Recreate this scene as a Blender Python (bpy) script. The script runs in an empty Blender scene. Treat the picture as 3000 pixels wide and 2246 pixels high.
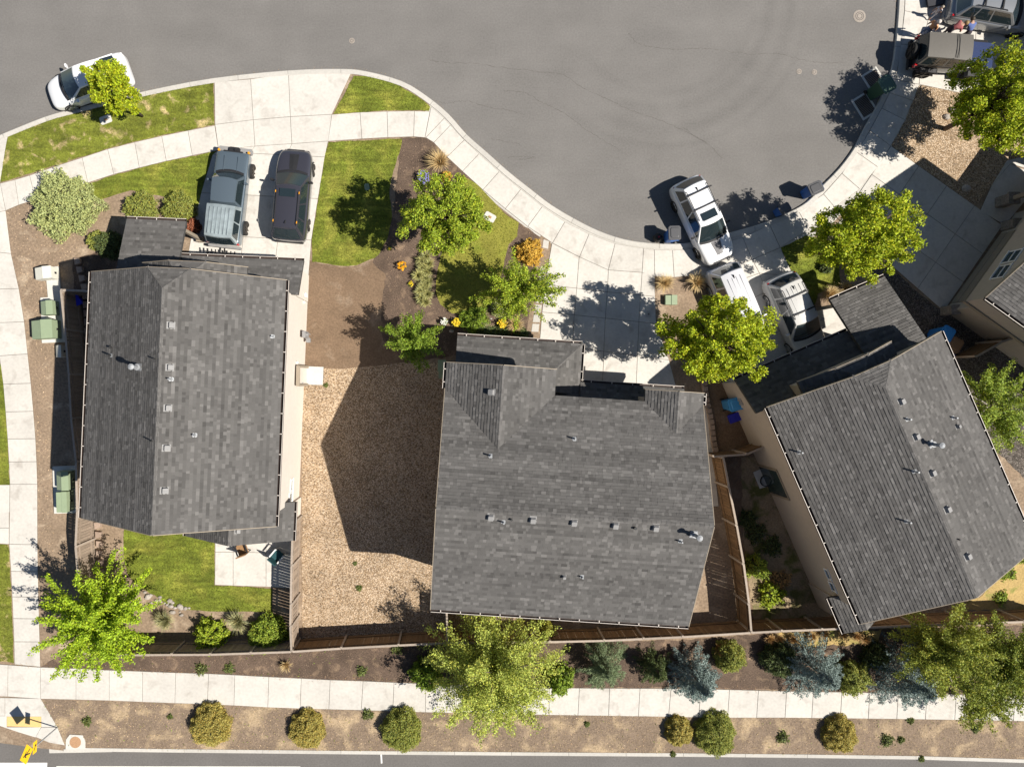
import bpy, bmesh, math, random
import numpy as np
from mathutils import Vector, Matrix
R = math.radians
rnd = random.Random(7)
RN = np.random.RandomState(11)
SC = bpy.context.scene
COL = SC.collection

# ---------------------------------------------------------------- camera, sky, sun, exposure
S = 55.0; HC = 36.0; NX, NY = 1350.0, 1120.0        # survey scale (photo px per metre on the ground), drone height, point straight below it
SUN_EL = 49.0
SUN_DIR = Vector((0.956, -0.292)).normalized()       # horizontal direction towards the sun
cam_d = bpy.data.cameras.new('camera'); cam = bpy.data.objects.new('camera', cam_d); COL.objects.link(cam)
cam.location = (0, 0, HC); cam.rotation_euler = (0, 0, 0)
cam_d.sensor_width = 36.0; cam_d.lens = S * HC / 3000.0 * 36.0
cam_d.shift_x = (1500 - NX) / 3000.0; cam_d.shift_y = (NY - 1123) / 3000.0
cam_d.clip_end = 2000.0; cam_d.clip_start = 0.5
SC.camera = cam
w = bpy.data.worlds.new('World'); SC.world = w; w.use_nodes = True
nt = w.node_tree; bgn = nt.nodes['Background']
sky = nt.nodes.new('ShaderNodeTexSky'); sky.sky_type = 'NISHITA'; sky.sun_disc = False
sky.sun_elevation = R(SUN_EL); sky.sun_rotation = math.atan2(SUN_DIR.x, SUN_DIR.y)
sky.air_density = 1.0; sky.dust_density = 0.6; sky.altitude = 1000
nt.links.new(sky.outputs[0], bgn.inputs[0]); bgn.inputs[1].default_value = 0.05
sl = bpy.data.lights.new('sun', 'SUN'); sl.energy = 4.9; sl.angle = R(0.5); sl.color = (1.0, 0.945, 0.86)
sun = bpy.data.objects.new('sun', sl); COL.objects.link(sun)
sd = Vector((SUN_DIR.x * math.cos(R(SUN_EL)), SUN_DIR.y * math.cos(R(SUN_EL)), math.sin(R(SUN_EL))))
sun.rotation_euler = sd.to_track_quat('Z', 'Y').to_euler(); sun.location = (30, -10, 40)
vs = SC.view_settings; vs.view_transform = 'Standard'; vs.look = 'None'; vs.gamma = 1.0; vs.exposure = 0.55
vs.use_curve_mapping = False
SC.cycles.max_bounces = 6; SC.cycles.diffuse_bounces = 3; SC.cycles.transparent_max_bounces = 6

# ---------------------------------------------------------------- survey helpers
ORG = {1: (0, 0), 2: (1000, 0), 3: (2000, 0), 4: (0, 750), 5: (1000, 750), 6: (2000, 750), 7: (0, 1496), 8: (1000, 1496), 9: (2000, 1496)}
def tp(i, x, y): return (ORG[i][0] + x / 2.208, ORG[i][1] + y / 2.208)
def tl(i, *pts): return [tp(i, x, y) for x, y in pts]
def at(px, py, z=0.0):
    k = (HC - z) / HC / S
    return Vector(((px - NX) * k, (NY - py) * k, z))
def gp(p, z=0.0): return at(p[0], p[1], z)

# ---------------------------------------------------------------- materials
MATS = {}
def mat(name, col, rough=0.85, var=0.12, scale=6.0, var2=0.0, scale2=0.6, bump=0.0, bscale=40.0, tone=0.0, hue=0.0,
        metal=0.0, spec=0.3, coat=0.0, alt=None, altscale=1.0, altlo=0.5, althi=0.62, trans=0.0, objrand=0.0, streak=None, alpha=1.0):
    if name in MATS: return MATS[name]
    m = bpy.data.materials.new(name); m.use_nodes = True; MATS[name] = m
    t = m.node_tree; N = t.nodes; L = t.links
    b = N['Principled BSDF']; out = N['Material Output']
    geo = N.new('ShaderNodeNewGeometry'); pos = geo.outputs['Position']
    def nz(sc, det=4.0, dist=0.0):
        n = N.new('ShaderNodeTexNoise'); n.inputs['Scale'].default_value = sc; n.inputs['Detail'].default_value = det
        n.inputs['Distortion'].default_value = dist; L.new(pos, n.inputs['Vector']); return n
    rgb = N.new('ShaderNodeRGB'); rgb.outputs[0].default_value = (*col, 1); cur = rgb.outputs[0]
    if alt:
        n = nz(altscale, 6.0, 0.4); mr = N.new('ShaderNodeMapRange'); mr.inputs[1].default_value = altlo; mr.inputs[2].default_value = althi
        L.new(n.outputs[0], mr.inputs[0])
        mx = N.new('ShaderNodeMix'); mx.data_type = 'RGBA'; mx.inputs[7].default_value = (*alt, 1)
        L.new(mr.outputs[0], mx.inputs[0]); L.new(cur, mx.inputs[6]); cur = mx.outputs[2]
    def mul(cur, fac_socket, amt, lo=0.25, hi=0.75):
        mr = N.new('ShaderNodeMapRange'); mr.inputs[1].default_value = lo; mr.inputs[2].default_value = hi
        mr.inputs[3].default_value = 1 - amt; mr.inputs[4].default_value = 1 + amt; mr.clamp = False
        L.new(fac_socket, mr.inputs[0])
        v = N.new('ShaderNodeVectorMath'); v.operation = 'SCALE'; L.new(cur, v.inputs[0]); L.new(mr.outputs[0], v.inputs['Scale']); return v.outputs[0]
    if var: cur = mul(cur, nz(scale).outputs[0], var)
    if var2: cur = mul(cur, nz(scale2, 3.0).outputs[0], var2)
    if streak:
        mp = N.new('ShaderNodeMapping'); mp.inputs['Rotation'].default_value = (0, 0, streak[0]); mp.inputs['Scale'].default_value = (streak[1], streak[2], 1)
        L.new(pos, mp.inputs[0]); n = N.new('ShaderNodeTexNoise'); n.inputs['Scale'].default_value = 1.0; n.inputs['Detail'].default_value = 3.0
        L.new(mp.outputs[0], n.inputs['Vector']); cur = mul(cur, n.outputs[0], streak[3])
    if tone:
        a = N.new('ShaderNodeAttribute'); a.attribute_name = 'tone'
        cur = mul(cur, a.outputs['Fac'], tone * 0.5, 0.0, 1.0)
        if hue:
            mx = N.new('ShaderNodeMix'); mx.data_type = 'RGBA'; mx.blend_type = 'MULTIPLY'; mx.inputs[7].default_value = (1 + hue, 1.0, 1 - hue, 1)
            a2 = N.new('ShaderNodeAttribute'); a2.attribute_name = 'hue'; L.new(a2.outputs['Fac'], mx.inputs[0]); L.new(cur, mx.inputs[6]); cur = mx.outputs[2]
    if objrand:
        o = N.new('ShaderNodeObjectInfo'); cur = mul(cur, o.outputs['Random'], objrand * 0.5, 0.0, 1.0)
    L.new(cur, b.inputs['Base Color'])
    b.inputs['Roughness'].default_value = rough; b.inputs['Metallic'].default_value = metal
    b.inputs['Specular IOR Level'].default_value = spec; b.inputs['Coat Weight'].default_value = coat
    b.inputs['Coat Roughness'].default_value = 0.06
    if alpha < 1: b.inputs['Alpha'].default_value = alpha
    if bump:
        n = nz(bscale, 5.0); bp = N.new('ShaderNodeBump'); bp.inputs['Strength'].default_value = min(1.0, bump); bp.inputs['Distance'].default_value = 0.03
        L.new(n.outputs[0], bp.inputs['Height']); L.new(bp.outputs[0], b.inputs['Normal'])
    if trans:
        td = N.new('ShaderNodeBsdfTranslucent'); L.new(cur, td.inputs[0]); ms = N.new('ShaderNodeMixShader'); ms.inputs[0].default_value = trans
        L.new(b.outputs[0], ms.inputs[1]); L.new(td.outputs[0], ms.inputs[2]); L.new(ms.outputs[0], out.inputs[0])
    return m

def stones_mat(name, c1, c2, c3, scale, dark=0.45):
    """chips or pebbles: every cell its own colour, dark gaps between them"""
    m = bpy.data.materials.new(name); m.use_nodes = True; MATS[name] = m
    t = m.node_tree; N = t.nodes; L = t.links; b = N['Principled BSDF']
    geo = N.new('ShaderNodeNewGeometry')
    nv = N.new('ShaderNodeTexVoronoi'); nv.inputs['Scale'].default_value = scale; L.new(geo.outputs['Position'], nv.inputs['Vector'])
    ramp = N.new('ShaderNodeValToRGB'); e = ramp.color_ramp.elements; e[0].color = (*c1, 1); e[1].color = (*c3, 1); x = e.new(0.5); x.color = (*c2, 1)
    sp = N.new('ShaderNodeSeparateColor'); L.new(nv.outputs['Color'], sp.inputs[0]); L.new(sp.outputs[0], ramp.inputs[0])
    mr = N.new('ShaderNodeMapRange'); mr.inputs[1].default_value = 0.3; mr.inputs[2].default_value = 0.75; mr.inputs[3].default_value = 1.0; mr.inputs[4].default_value = dark
    L.new(nv.outputs['Distance'], mr.inputs[0])
    no = N.new('ShaderNodeTexNoise'); no.inputs['Scale'].default_value = 0.7; no.inputs['Detail'].default_value = 4; L.new(geo.outputs['Position'], no.inputs['Vector'])
    m2 = N.new('ShaderNodeMapRange'); m2.inputs[1].default_value = 0.3; m2.inputs[2].default_value = 0.7; m2.inputs[3].default_value = 0.82; m2.inputs[4].default_value = 1.15
    L.new(no.outputs[0], m2.inputs[0])
    mu = N.new('ShaderNodeMath'); mu.operation = 'MULTIPLY'; L.new(mr.outputs[0], mu.inputs[0]); L.new(m2.outputs[0], mu.inputs[1])
    v = N.new('ShaderNodeVectorMath'); v.operation = 'SCALE'; L.new(ramp.outputs[0], v.inputs[0]); L.new(mu.outputs[0], v.inputs['Scale'])
    L.new(v.outputs[0], b.inputs['Base Color']); b.inputs['Roughness'].default_value = 0.95; b.inputs['Specular IOR Level'].default_value = 0.2
    bp = N.new('ShaderNodeBump'); bp.inputs['Strength'].default_value = 0.8; bp.inputs['Distance'].default_value = 0.02; bp.invert = True
    L.new(nv.outputs['Distance'], bp.inputs['Height']); L.new(bp.outputs[0], b.inputs['Normal'])
    return m

M = dict(
 conc=mat('concrete', (0.57, 0.54, 0.49), 0.9, 0.08, 7.0, 0.07, 0.9, 0.15, 120, objrand=0.10, alt=(0.45, 0.415, 0.37), altscale=1.6, altlo=0.55, althi=0.75),
 kerb=mat('kerb_concrete', (0.50, 0.475, 0.43), 0.9, 0.08, 8.0, 0.06, 0.8, 0.15, 90, objrand=0.10),
 joint=mat('slab_joint', (0.16, 0.14, 0.12), 0.95, 0.15, 10),
 dirt=mat('dirt', (0.26, 0.19, 0.13), 0.95, 0.30, 9.0, 0.16, 0.8, 0.5, 30, alt=(0.40, 0.31, 0.22), altscale=1.1, altlo=0.55, althi=0.7),
 earth=mat('brown_earth', (0.185, 0.125, 0.08), 0.95, 0.28, 12.0, 0.15, 0.9, 0.5, 30, alt=(0.27, 0.2, 0.14), altscale=1.0, altlo=0.56, althi=0.7),
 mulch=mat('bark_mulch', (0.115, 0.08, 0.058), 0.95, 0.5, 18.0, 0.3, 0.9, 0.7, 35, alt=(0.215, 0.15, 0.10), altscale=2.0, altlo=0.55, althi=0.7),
 strip=mat('dry_verge_soil', (0.21, 0.155, 0.11), 0.95, 0.32, 13.0, 0.14, 0.7, 0.6, 30, alt=(0.40, 0.30, 0.19), altscale=0.9, altlo=0.5, althi=0.66),
 drygrass=mat('dry_grass_ground', (0.42, 0.30, 0.12), 0.95, 0.25, 14.0, 0.15, 0.8, 0.6, 30, alt=(0.2, 0.22, 0.05), altscale=1.2, altlo=0.55, althi=0.68),
 lawn=mat('lawn_turf', (0.15, 0.18, 0.022), 0.95, 0.40, 12.0, 0.30, 1.3, 0.8, 60, alt=(0.27, 0.265, 0.045), altscale=0.9, altlo=0.45, althi=0.7, streak=(0.1, 0.8, 5.0, 0.35)),
 lawn_dry=mat('patchy_turf', (0.165, 0.185, 0.025), 0.95, 0.40, 12.0, 0.3, 1.2, 0.8, 60, alt=(0.42, 0.33, 0.16), altscale=1.7, altlo=0.55, althi=0.66, streak=(0.35, 0.8, 4.0, 0.35)),
 lawn_pale=mat('pale_turf', (0.245, 0.235, 0.04), 0.95, 0.30, 16.0, 0.22, 1.1, 0.6, 60, alt=(0.2, 0.23, 0.03), altscale=0.8, altlo=0.52, althi=0.68),
 blade=mat('grass_blade', (0.185, 0.215, 0.028), 0.8, 0.15, 3.0, 0.3, 1.2, tone=0.7, hue=0.25, trans=0.3),
 shingle=mat('asphalt_shingle', (0.111, 0.106, 0.101), 0.92, 0.10, 60.0, 0.10, 0.6, 0.3, 180, tone=0.58, spec=0.2),
 deck=mat('roof_felt', (0.06, 0.058, 0.056), 0.95, 0.1, 20),
 wall=mat('beige_siding', (0.64, 0.585, 0.52), 0.85, 0.04, 5.0, 0.03, 0.6, streak=(0, 0.01, 0.01, 0)),
 wallg=mat('greige_siding', (0.47, 0.405, 0.33), 0.85, 0.05, 5.0, 0.04, 0.6),
 trim=mat('trim_paint', (0.30, 0.25, 0.19), 0.7, 0.05, 8),
 gutter=mat('gutter_metal', (0.05, 0.035, 0.03), 0.5, 0.1, 8, metal=0.1),
 gutlip=mat('gutter_lip', (0.62, 0.56, 0.5), 0.5, 0.05, 8),
 white=mat('white_paint', (0.78, 0.77, 0.74), 0.5, 0.03, 8),
 glass=mat('window_glass', (0.03, 0.05, 0.055), 0.05, 0.0, spec=0.8),
 carglass=mat('car_glass', (0.018, 0.028, 0.032), 0.03, 0.0, spec=0.9, coat=0.5),
 vent=mat('vent_metal', (0.26, 0.255, 0.25), 0.7, 0.1, 10),
 galv=mat('galvanised', (0.33, 0.34, 0.35), 0.6, 0.15, 12, metal=0.15),
 pipe=mat('black_pipe', (0.04, 0.04, 0.04), 0.6, 0.1, 8),
 fence=mat('weathered_cedar', (0.30, 0.235, 0.18), 0.9, 0.18, 12.0, 0.1, 0.7, 0.2, 60, objrand=0.35),
 fencec=mat('cedar_cap', (0.36, 0.30, 0.245), 0.9, 0.12, 10.0, objrand=0.2),
 fenceb=mat('stained_cedar', (0.20, 0.125, 0.065), 0.9, 0.18, 12.0, 0.1, 0.7, 0.2, 60, objrand=0.35),
 block=mat('wall_block', (0.36, 0.27, 0.21), 0.95, 0.15, 12, 0.1, 2.0, 0.5, 50, objrand=0.3),
 rubber=mat('tyre_rubber', (0.025, 0.024, 0.023), 0.85, 0.1, 10),
 alloy=mat('alloy_rim', (0.45, 0.45, 0.45), 0.35, 0.05, 10, metal=0.8),
 dkrim=mat('dark_rim', (0.10, 0.09, 0.08), 0.4, 0.05, 10, metal=0.6),
 black=mat('black_plastic', (0.022, 0.022, 0.024), 0.55, 0.1, 10),
 red=mat('tail_lamp_red', (0.45, 0.015, 0.02), 0.15, 0.0, coat=0.8),
 amber=mat('amber_lens', (0.75, 0.33, 0.02), 0.2, 0.0, coat=0.6),
 lamp=mat('clear_lens', (0.45, 0.46, 0.47), 0.1, 0.0, coat=0.9, spec=0.8),
 bark=mat('tree_bark', (0.13, 0.10, 0.075), 0.95, 0.3, 20, bump=0.5, bscale=30),
 birchbark=mat('pale_bark', (0.42, 0.38, 0.32), 0.9, 0.3, 14, bump=0.3, bscale=30),
 iron=mat('cast_iron', (0.23, 0.19, 0.16), 0.75, 0.2, 25, metal=0.3),
 rust=mat('rusty_iron', (0.42, 0.25, 0.14), 0.8, 0.2, 20),
 grate=mat('grate_iron', (0.035, 0.03, 0.03), 0.6, 0.2, 20),
 rock=mat('rock_grey', (0.36, 0.32, 0.28), 0.95, 0.2, 10, 0.1, 2, 0.4, 30, objrand=0.4),
 util=mat('utility_green', (0.28, 0.345, 0.22), 0.55, 0.05, 5),
 pad=mat('pad_concrete', (0.58, 0.56, 0.51), 0.9, 0.06, 8, 0.05, 1),
 yellow=mat('sign_yellow', (0.85, 0.52, 0.012), 0.5, 0.03, 8),
 tactile=mat('tactile_yellow', (0.70, 0.48, 0.20), 0.85, 0.08, 14),
 line=mat('road_paint_white', (0.72, 0.70, 0.66), 0.8, 0.14, 16, 0.1, 2),
)
M['gravel'] = stones_mat('tan_gravel', (0.28, 0.185, 0.105), (0.48, 0.35, 0.225), (0.69, 0.545, 0.40), 19.0)
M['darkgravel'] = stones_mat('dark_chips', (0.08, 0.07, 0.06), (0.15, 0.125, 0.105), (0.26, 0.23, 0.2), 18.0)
def paint(name, c, rough=0.3, metal=0.0, coat=1.0): return mat(name, c, rough, 0.0, metal=metal, coat=coat, spec=0.5)
def leafm(name, c, hue=0.25, tone=1.0, trans=0.26): return mat(name, c, 0.6, 0.0, tone=tone, hue=hue, trans=trans, spec=0.35)

# ---------------------------------------------------------------- object helpers
def tag(o, label=None, cat=None, group=None, kind=None):
    if label: o['label'] = label
    if cat: o['category'] = cat
    if group: o['group'] = group
    if kind: o['kind'] = kind
    return o
def wloc(p):
    v = Vector((0, 0, 0))
    while p is not None: v += p.location; p = p.parent
    return v
def link(name, me, parent=None):
    o = bpy.data.objects.new(name, me); COL.objects.link(o)
    if parent is not None: o.parent = parent
    return o
def thing(name, loc, label, cat, rz=0.0, group=None):
    o = bpy.data.objects.new(name, None); COL.objects.link(o); o.location = loc; o.rotation_euler = (0, 0, rz); o.empty_display_size = 0.3
    return tag(o, label, cat, group)
def copy_tree(o, parent=None):
    c = o.copy(); COL.objects.link(c); c.parent = parent
    for ch in list(o.children): copy_tree(ch, c)
    return c

class MB:
    """collects faces; build() makes ONE mesh object"""
    def __init__(s): s.v = []; s.f = []; s.t = []; s.m = []
    def add(s, vs, fs, tone=0.5, mi=0):
        n = len(s.v); s.v += [tuple(p) for p in vs]
        for f in fs: s.f.append(tuple(n + i for i in f)); s.t.append(tone); s.m.append(mi)
        return s
    def hull(s, lo, hi, tone=0.5, mi=0):
        """prism between two rings of equal length"""
        n = len(lo)
        s.add(list(lo) + list(hi), [tuple(reversed(range(n))), tuple(range(n, 2 * n))] + [(i, (i + 1) % n, n + (i + 1) % n, n + i) for i in range(n)], tone, mi); return s
    def box(s, c, d, mtx=None, taper=1.0, tone=0.5, mi=0, bev=0.0):
        x, y, z = d[0] / 2, d[1] / 2, d[2] / 2; c = Vector(c)
        def ring(k, zz, e=0.0):
            X, Y = x * k - e, y * k - e
            if bev: q = bev; return [(-X + q, -Y, zz), (X - q, -Y, zz), (X, -Y + q, zz), (X, Y - q, zz), (X - q, Y, zz), (-X + q, Y, zz), (-X, Y - q, zz), (-X, -Y + q, zz)]
            return [(-X, -Y, zz), (X, -Y, zz), (X, Y, zz), (-X, Y, zz)]
        lo, hi = ring(1, -z), ring(taper, z)
        f = lambda p: (mtx @ (Vector(p) + c)) if mtx else (Vector(p) + c)
        return s.hull([f(p) for p in lo], [f(p) for p in hi], tone, mi)
    def prism(s, pts, z0, z1, inset=0.0, tone=0.5, mi=0):
        pts = [Vector((p[0], p[1], 0)) for p in pts]
        a = sum(pts[i].x * pts[(i + 1) % len(pts)].y - pts[(i + 1) % len(pts)].x * pts[i].y for i in range(len(pts)))
        if a < 0: pts.reverse()
        top = pts
        if inset: top = offset(pts, inset)
        return s.hull([(p.x, p.y, z0) for p in pts], [(p.x, p.y, z1) for p in top], tone, mi)
    def cyl(s, c, r, h, n=16, r2=None, axis='z', mtx=None, tone=0.5, mi=0):
        r2 = r if r2 is None else r2; c = Vector(c); lo = []; hi = []
        for i in range(n):
            a = 2 * math.pi * i / n; ca, sa = math.cos(a), math.sin(a)
            if axis == 'z': p, q = Vector((r * ca, r * sa, 0)), Vector((r2 * ca, r2 * sa, h))
            elif axis == 'y': p, q = Vector((r * sa, 0, r * ca)), Vector((r2 * sa, h, r2 * ca))
            else: p, q = Vector((0, r * ca, r * sa)), Vector((h, r2 * ca, r2 * sa))
            lo.append(c + p); hi.append(c + q)
        if mtx: lo = [mtx @ p for p in lo]; hi = [mtx @ p for p in hi]
        return s.hull(lo, hi, tone, mi)
    def bar(s, a, b, w, h=None, tone=0.5, mi=0):
        a, b = Vector(a), Vector(b); h = w if h is None else h; d = (b - a).normalized()
        up = Vector((0, 0, 1)) if abs(d.z) < 0.95 else Vector((1, 0, 0))
        x = d.cross(up).normalized() * w / 2; y = x.cross(d).normalized() * h / 2
        return s.hull([a - x - y, a + x - y, a + x + y, a - x + y], [b - x - y, b + x - y, b + x + y, b - x + y], tone, mi)
    def tube(s, pts, rs, n=7, tone=0.5, mi=0):
        pts = [Vector(p) for p in pts]; rings = []
        for i, p in enumerate(pts):
            d = (pts[min(i + 1, len(pts) - 1)] - pts[max(i - 1, 0)]).normalized()
            up = Vector((0, 0, 1)) if abs(d.z) < 0.9 else Vector((1, 0, 0))
            x = d.cross(up).normalized(); y = x.cross(d); r = rs[i] if hasattr(rs, '__len__') else rs
            rings.append([p + (x * math.cos(2 * math.pi * k / n) + y * math.sin(2 * math.pi * k / n)) * r for k in range(n)])
        vs = [q for r in rings for q in r]; fs = [tuple(range(n))[::-1], tuple(range((len(pts) - 1) * n, len(pts) * n))]
        for i in range(len(pts) - 1):
            for k in range(n): fs.append((i * n + k, i * n + (k + 1) % n, (i + 1) * n + (k + 1) % n, (i + 1) * n + k))
        return s.add(vs, fs, tone, mi)
    def grid(s, G, tone=0.5, mi=0, flip=False):
        nu, nv = len(G), len(G[0]); fs = []
        for i in range(nu - 1):
            for j in range(nv - 1):
                q = (i * nv + j, (i + 1) * nv + j, (i + 1) * nv + j + 1, i * nv + j + 1); fs.append(q[::-1] if flip else q)
        return s.add([p for r in G for p in r], fs, tone, mi)
    def mesh(s, name, mats, smooth=False):
        me = bpy.data.meshes.new(name); me.from_pydata(s.v, [], s.f)
        for m in (mats if isinstance(mats, (list, tuple)) else [mats]): me.materials.append(m)
        a = me.attributes.new('tone', 'FLOAT', 'FACE'); a.data.foreach_set('value', s.t)
        if any(s.m): me.polygons.foreach_set('material_index', s.m)
        if smooth: me.polygons.foreach_set('use_smooth', [True] * len(s.f))
        return me
    def build(s, name, mats, parent=None, world=False, smooth=False, sub=0, bevel=0.0, crease=30):
        if world and parent is not None:
            o = wloc(parent); s.v = [(p[0] - o.x, p[1] - o.y, p[2] - o.z) for p in s.v]
        ob = link(name, s.mesh(name, mats, smooth), parent)
        if bevel:
            md = ob.modifiers.new('bevel', 'BEVEL'); md.width = bevel; md.segments = 2; md.limit_method = 'ANGLE'; md.angle_limit = R(crease)
        if sub:
            md = ob.modifiers.new('sub', 'SUBSURF'); md.levels = sub; md.render_levels = sub
        return ob

def offset(pts, d):
    """shrink a counter-clockwise ring by d"""
    n = len(pts); out = []
    for i in range(n):
        p0, p1, p2 = Vector(pts[i - 1][:2]), Vector(pts[i][:2]), Vector(pts[(i + 1) % n][:2])
        a = (p1 - p0); b = (p2 - p1)
        if a.length < 1e-6 or b.length < 1e-6: out.append(Vector((p1.x, p1.y, 0))); continue
        a.normalize(); b.normalize(); na, nb = Vector((-a.y, a.x)), Vector((-b.y, b.x)); m = na + nb
        k = d / max(0.35, (1 + na.dot(nb)) / 2 * 1.0) / 2
        out.append(Vector((p1.x + m.x * k, p1.y + m.y * k, 0)))
    return out
def npmesh(name, V, nper, mats, parent=None, tone=None, hue=None, kind=None, smooth=False):
    """V: (n*nper,3) array of separate n-gons"""
    me = bpy.data.meshes.new(name); n = len(V) // nper
    me.vertices.add(len(V)); me.vertices.foreach_set('co', np.ascontiguousarray(V, dtype=np.float32).ravel())
    me.loops.add(len(V)); me.loops.foreach_set('vertex_index', np.arange(len(V), dtype=np.int32))
    me.polygons.add(n); me.polygons.foreach_set('loop_start', np.arange(n, dtype=np.int32) * nper)
    if tone is not None: a = me.attributes.new('tone', 'FLOAT', 'FACE'); a.data.foreach_set('value', np.ascontiguousarray(tone, dtype=np.float32))
    if hue is not None: a = me.attributes.new('hue', 'FLOAT', 'FACE'); a.data.foreach_set('value', np.ascontiguousarray(hue, dtype=np.float32))
    me.update(calc_edges=True); me.materials.append(mats)
    o = link(name, me, parent)
    if kind: o['kind'] = kind
    return o
def inside(P, poly):
    x, y = P[:, 0], P[:, 1]; r = np.zeros(len(P), bool); n = len(poly); j = n - 1
    for i in range(n):
        xi, yi = poly[i][0], poly[i][1]; xj, yj = poly[j][0], poly[j][1]
        r ^= ((yi > y) != (yj > y)) & (x < (xj - xi) * (y - yi) / (yj - yi + 1e-12) + xi); j = i
    return r
def scatter(poly, dens):
    P = np.array([(p[0], p[1]) for p in poly]); lo, hi = P.min(0), P.max(0)
    n = int(np.prod(hi - lo) * dens); Q = RN.rand(n, 2) * (hi - lo) + lo
    return Q[inside(Q, P)]
def sheet(name, px, z, m, skirt=0.25, kind='structure', rough=0.0):
    pts = [gp(p, z) for p in px]
    if rough: pts = ragged(pts, rough)
    mb = MB().prism(pts, z - skirt, z); o = mb.build(name, m); o['kind'] = kind; return o, pts
def ragged(pts, amp, step=0.22):
    out = []
    for i in range(len(pts)):
        a, b = Vector(pts[i][:2]), Vector(pts[(i + 1) % len(pts)][:2]); n = max(1, int((b - a).length / step))
        for k in range(n):
            q = a.lerp(b, k / n); out.append(Vector((q.x + rnd.uniform(-amp, amp), q.y + rnd.uniform(-amp, amp), 0)))
    return out
def smooth_line(P, n=4):
    out = []
    for i in range(len(P) - 1):
        p0, p1, p2, p3 = [Vector(P[max(0, min(len(P) - 1, j))]) for j in (i - 1, i, i + 1, i + 2)]
        for k in range(n):
            t = k / n; out.append(tuple(0.5 * ((2 * p1) + (p2 - p0) * t + (2 * p0 - 5 * p1 + 4 * p2 - p3) * t * t + (3 * p1 - p0 - 3 * p2 + p3) * t ** 3)))
    return out + [tuple(P[-1])]
# ================================================================ THE SETTING
def asphalt(name, col, rings=()):
    m = mat(name, col, 0.9, 0.13, 11.0, 0.05, 0.3, 0.35, 150, alt=tuple(c * 1.09 for c in col), altscale=0.5, altlo=0.4, althi=0.7, streak=(0.25, 0.2, 0.9, 0.05))
    if not rings: return m
    t = m.node_tree; N = t.nodes; L = t.links; b = N['Principled BSDF']; src = b.inputs['Base Color'].links[0].from_socket
    geo = N.new('ShaderNodeNewGeometry'); fac = None
    for (c, r, wd, amt, d0) in rings:
        sub = N.new('ShaderNodeVectorMath'); sub.operation = 'SUBTRACT'; L.new(geo.outputs['Position'], sub.inputs[0]); sub.inputs[1].default_value = (c[0], c[1], 0)
        ln = N.new('ShaderNodeVectorMath'); ln.operation = 'LENGTH'; L.new(sub.outputs[0], ln.inputs[0])
        df = N.new('ShaderNodeMath'); df.operation = 'SUBTRACT'; L.new(ln.outputs['Value'], df.inputs[0]); df.inputs[1].default_value = r
        ab = N.new('ShaderNodeMath'); ab.operation = 'ABSOLUTE'; L.new(df.outputs[0], ab.inputs[0])
        mr = N.new('ShaderNodeMapRange'); mr.interpolation_type = 'SMOOTHSTEP'; mr.inputs[1].default_value = wd; mr.inputs[2].default_value = 0.0; mr.inputs[3].default_value = 0; mr.inputs[4].default_value = amt
        L.new(ab.outputs[0], mr.inputs[0])
        dt = N.new('ShaderNodeVectorMath'); dt.operation = 'DOT_PRODUCT'; L.new(sub.outputs[0], dt.inputs[0]); dt.inputs[1].default_value = (d0[0], d0[1], 0)
        m2 = N.new('ShaderNodeMapRange'); m2.interpolation_type = 'SMOOTHSTEP'; m2.inputs[1].default_value = r * 0.1; m2.inputs[2].default_value = r * 0.75; L.new(dt.outputs['Value'], m2.inputs[0])
        mu = N.new('ShaderNodeMath'); mu.operation = 'MULTIPLY'; L.new(mr.outputs[0], mu.inputs[0]); L.new(m2.outputs[0], mu.inputs[1])
        if fac is None: fac = mu.outputs[0]
        else:
            ad = N.new('ShaderNodeMath'); ad.operation = 'ADD'; L.new(fac, ad.inputs[0]); L.new(mu.outputs[0], ad.inputs[1]); fac = ad.outputs[0]
    no = N.new('ShaderNodeTexNoise'); no.inputs['Scale'].default_value = 1.2; L.new(geo.outputs['Position'], no.inputs['Vector'])
    mu = N.new('ShaderNodeMath'); mu.operation = 'MULTIPLY'; L.new(fac, mu.inputs[0]); L.new(no.outputs[0], mu.inputs[1])
    iv = N.new('ShaderNodeMath'); iv.operation = 'SUBTRACT'; iv.inputs[0].default_value = 1.0; L.new(mu.outputs[0], iv.inputs[1])
    v = N.new('ShaderNodeVectorMath'); v.operation = 'SCALE'; L.new(src, v.inputs[0]); L.new(iv.outputs[0], v.inputs['Scale']); L.new(v.outputs[0], b.inputs['Base Color'])
    return m
def circ(P):
    A = np.array([[p.x, p.y, 1] for p in P]); bb = np.array([p.x ** 2 + p.y ** 2 for p in P]); s = np.linalg.lstsq(A, bb, rcond=None)[0]
    c = (s[0] / 2, s[1] / 2); return c, math.sqrt(s[2] + c[0] ** 2 + c[1] ** 2)
arc1 = circ([gp(p) for p in tl(3, (570, 0), (545, 150), (450, 390), (250, 570), (0, 690))])
arc2 = circ([gp(p) for p in tl(3, (690, 0), (650, 300), (560, 460), (400, 640), (150, 790), (0, 830))])
M['asph'] = asphalt('street_asphalt', (0.170, 0.161, 0.151), [(arc1[0], arc1[1], 0.55, 0.16, (0.6, -0.8)), (arc2[0], arc2[1], 0.55, 0.17, (0.6, -0.8)), (arc2[0], arc2[1] * 0.72, 0.4, 0.09, (0.2, -0.98)), (arc2[0], arc2[1] * 1.13, 0.3, 0.1, (0.3, -0.95))])
M['asph2'] = asphalt('road_asphalt', (0.145, 0.135, 0.126))

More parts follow.
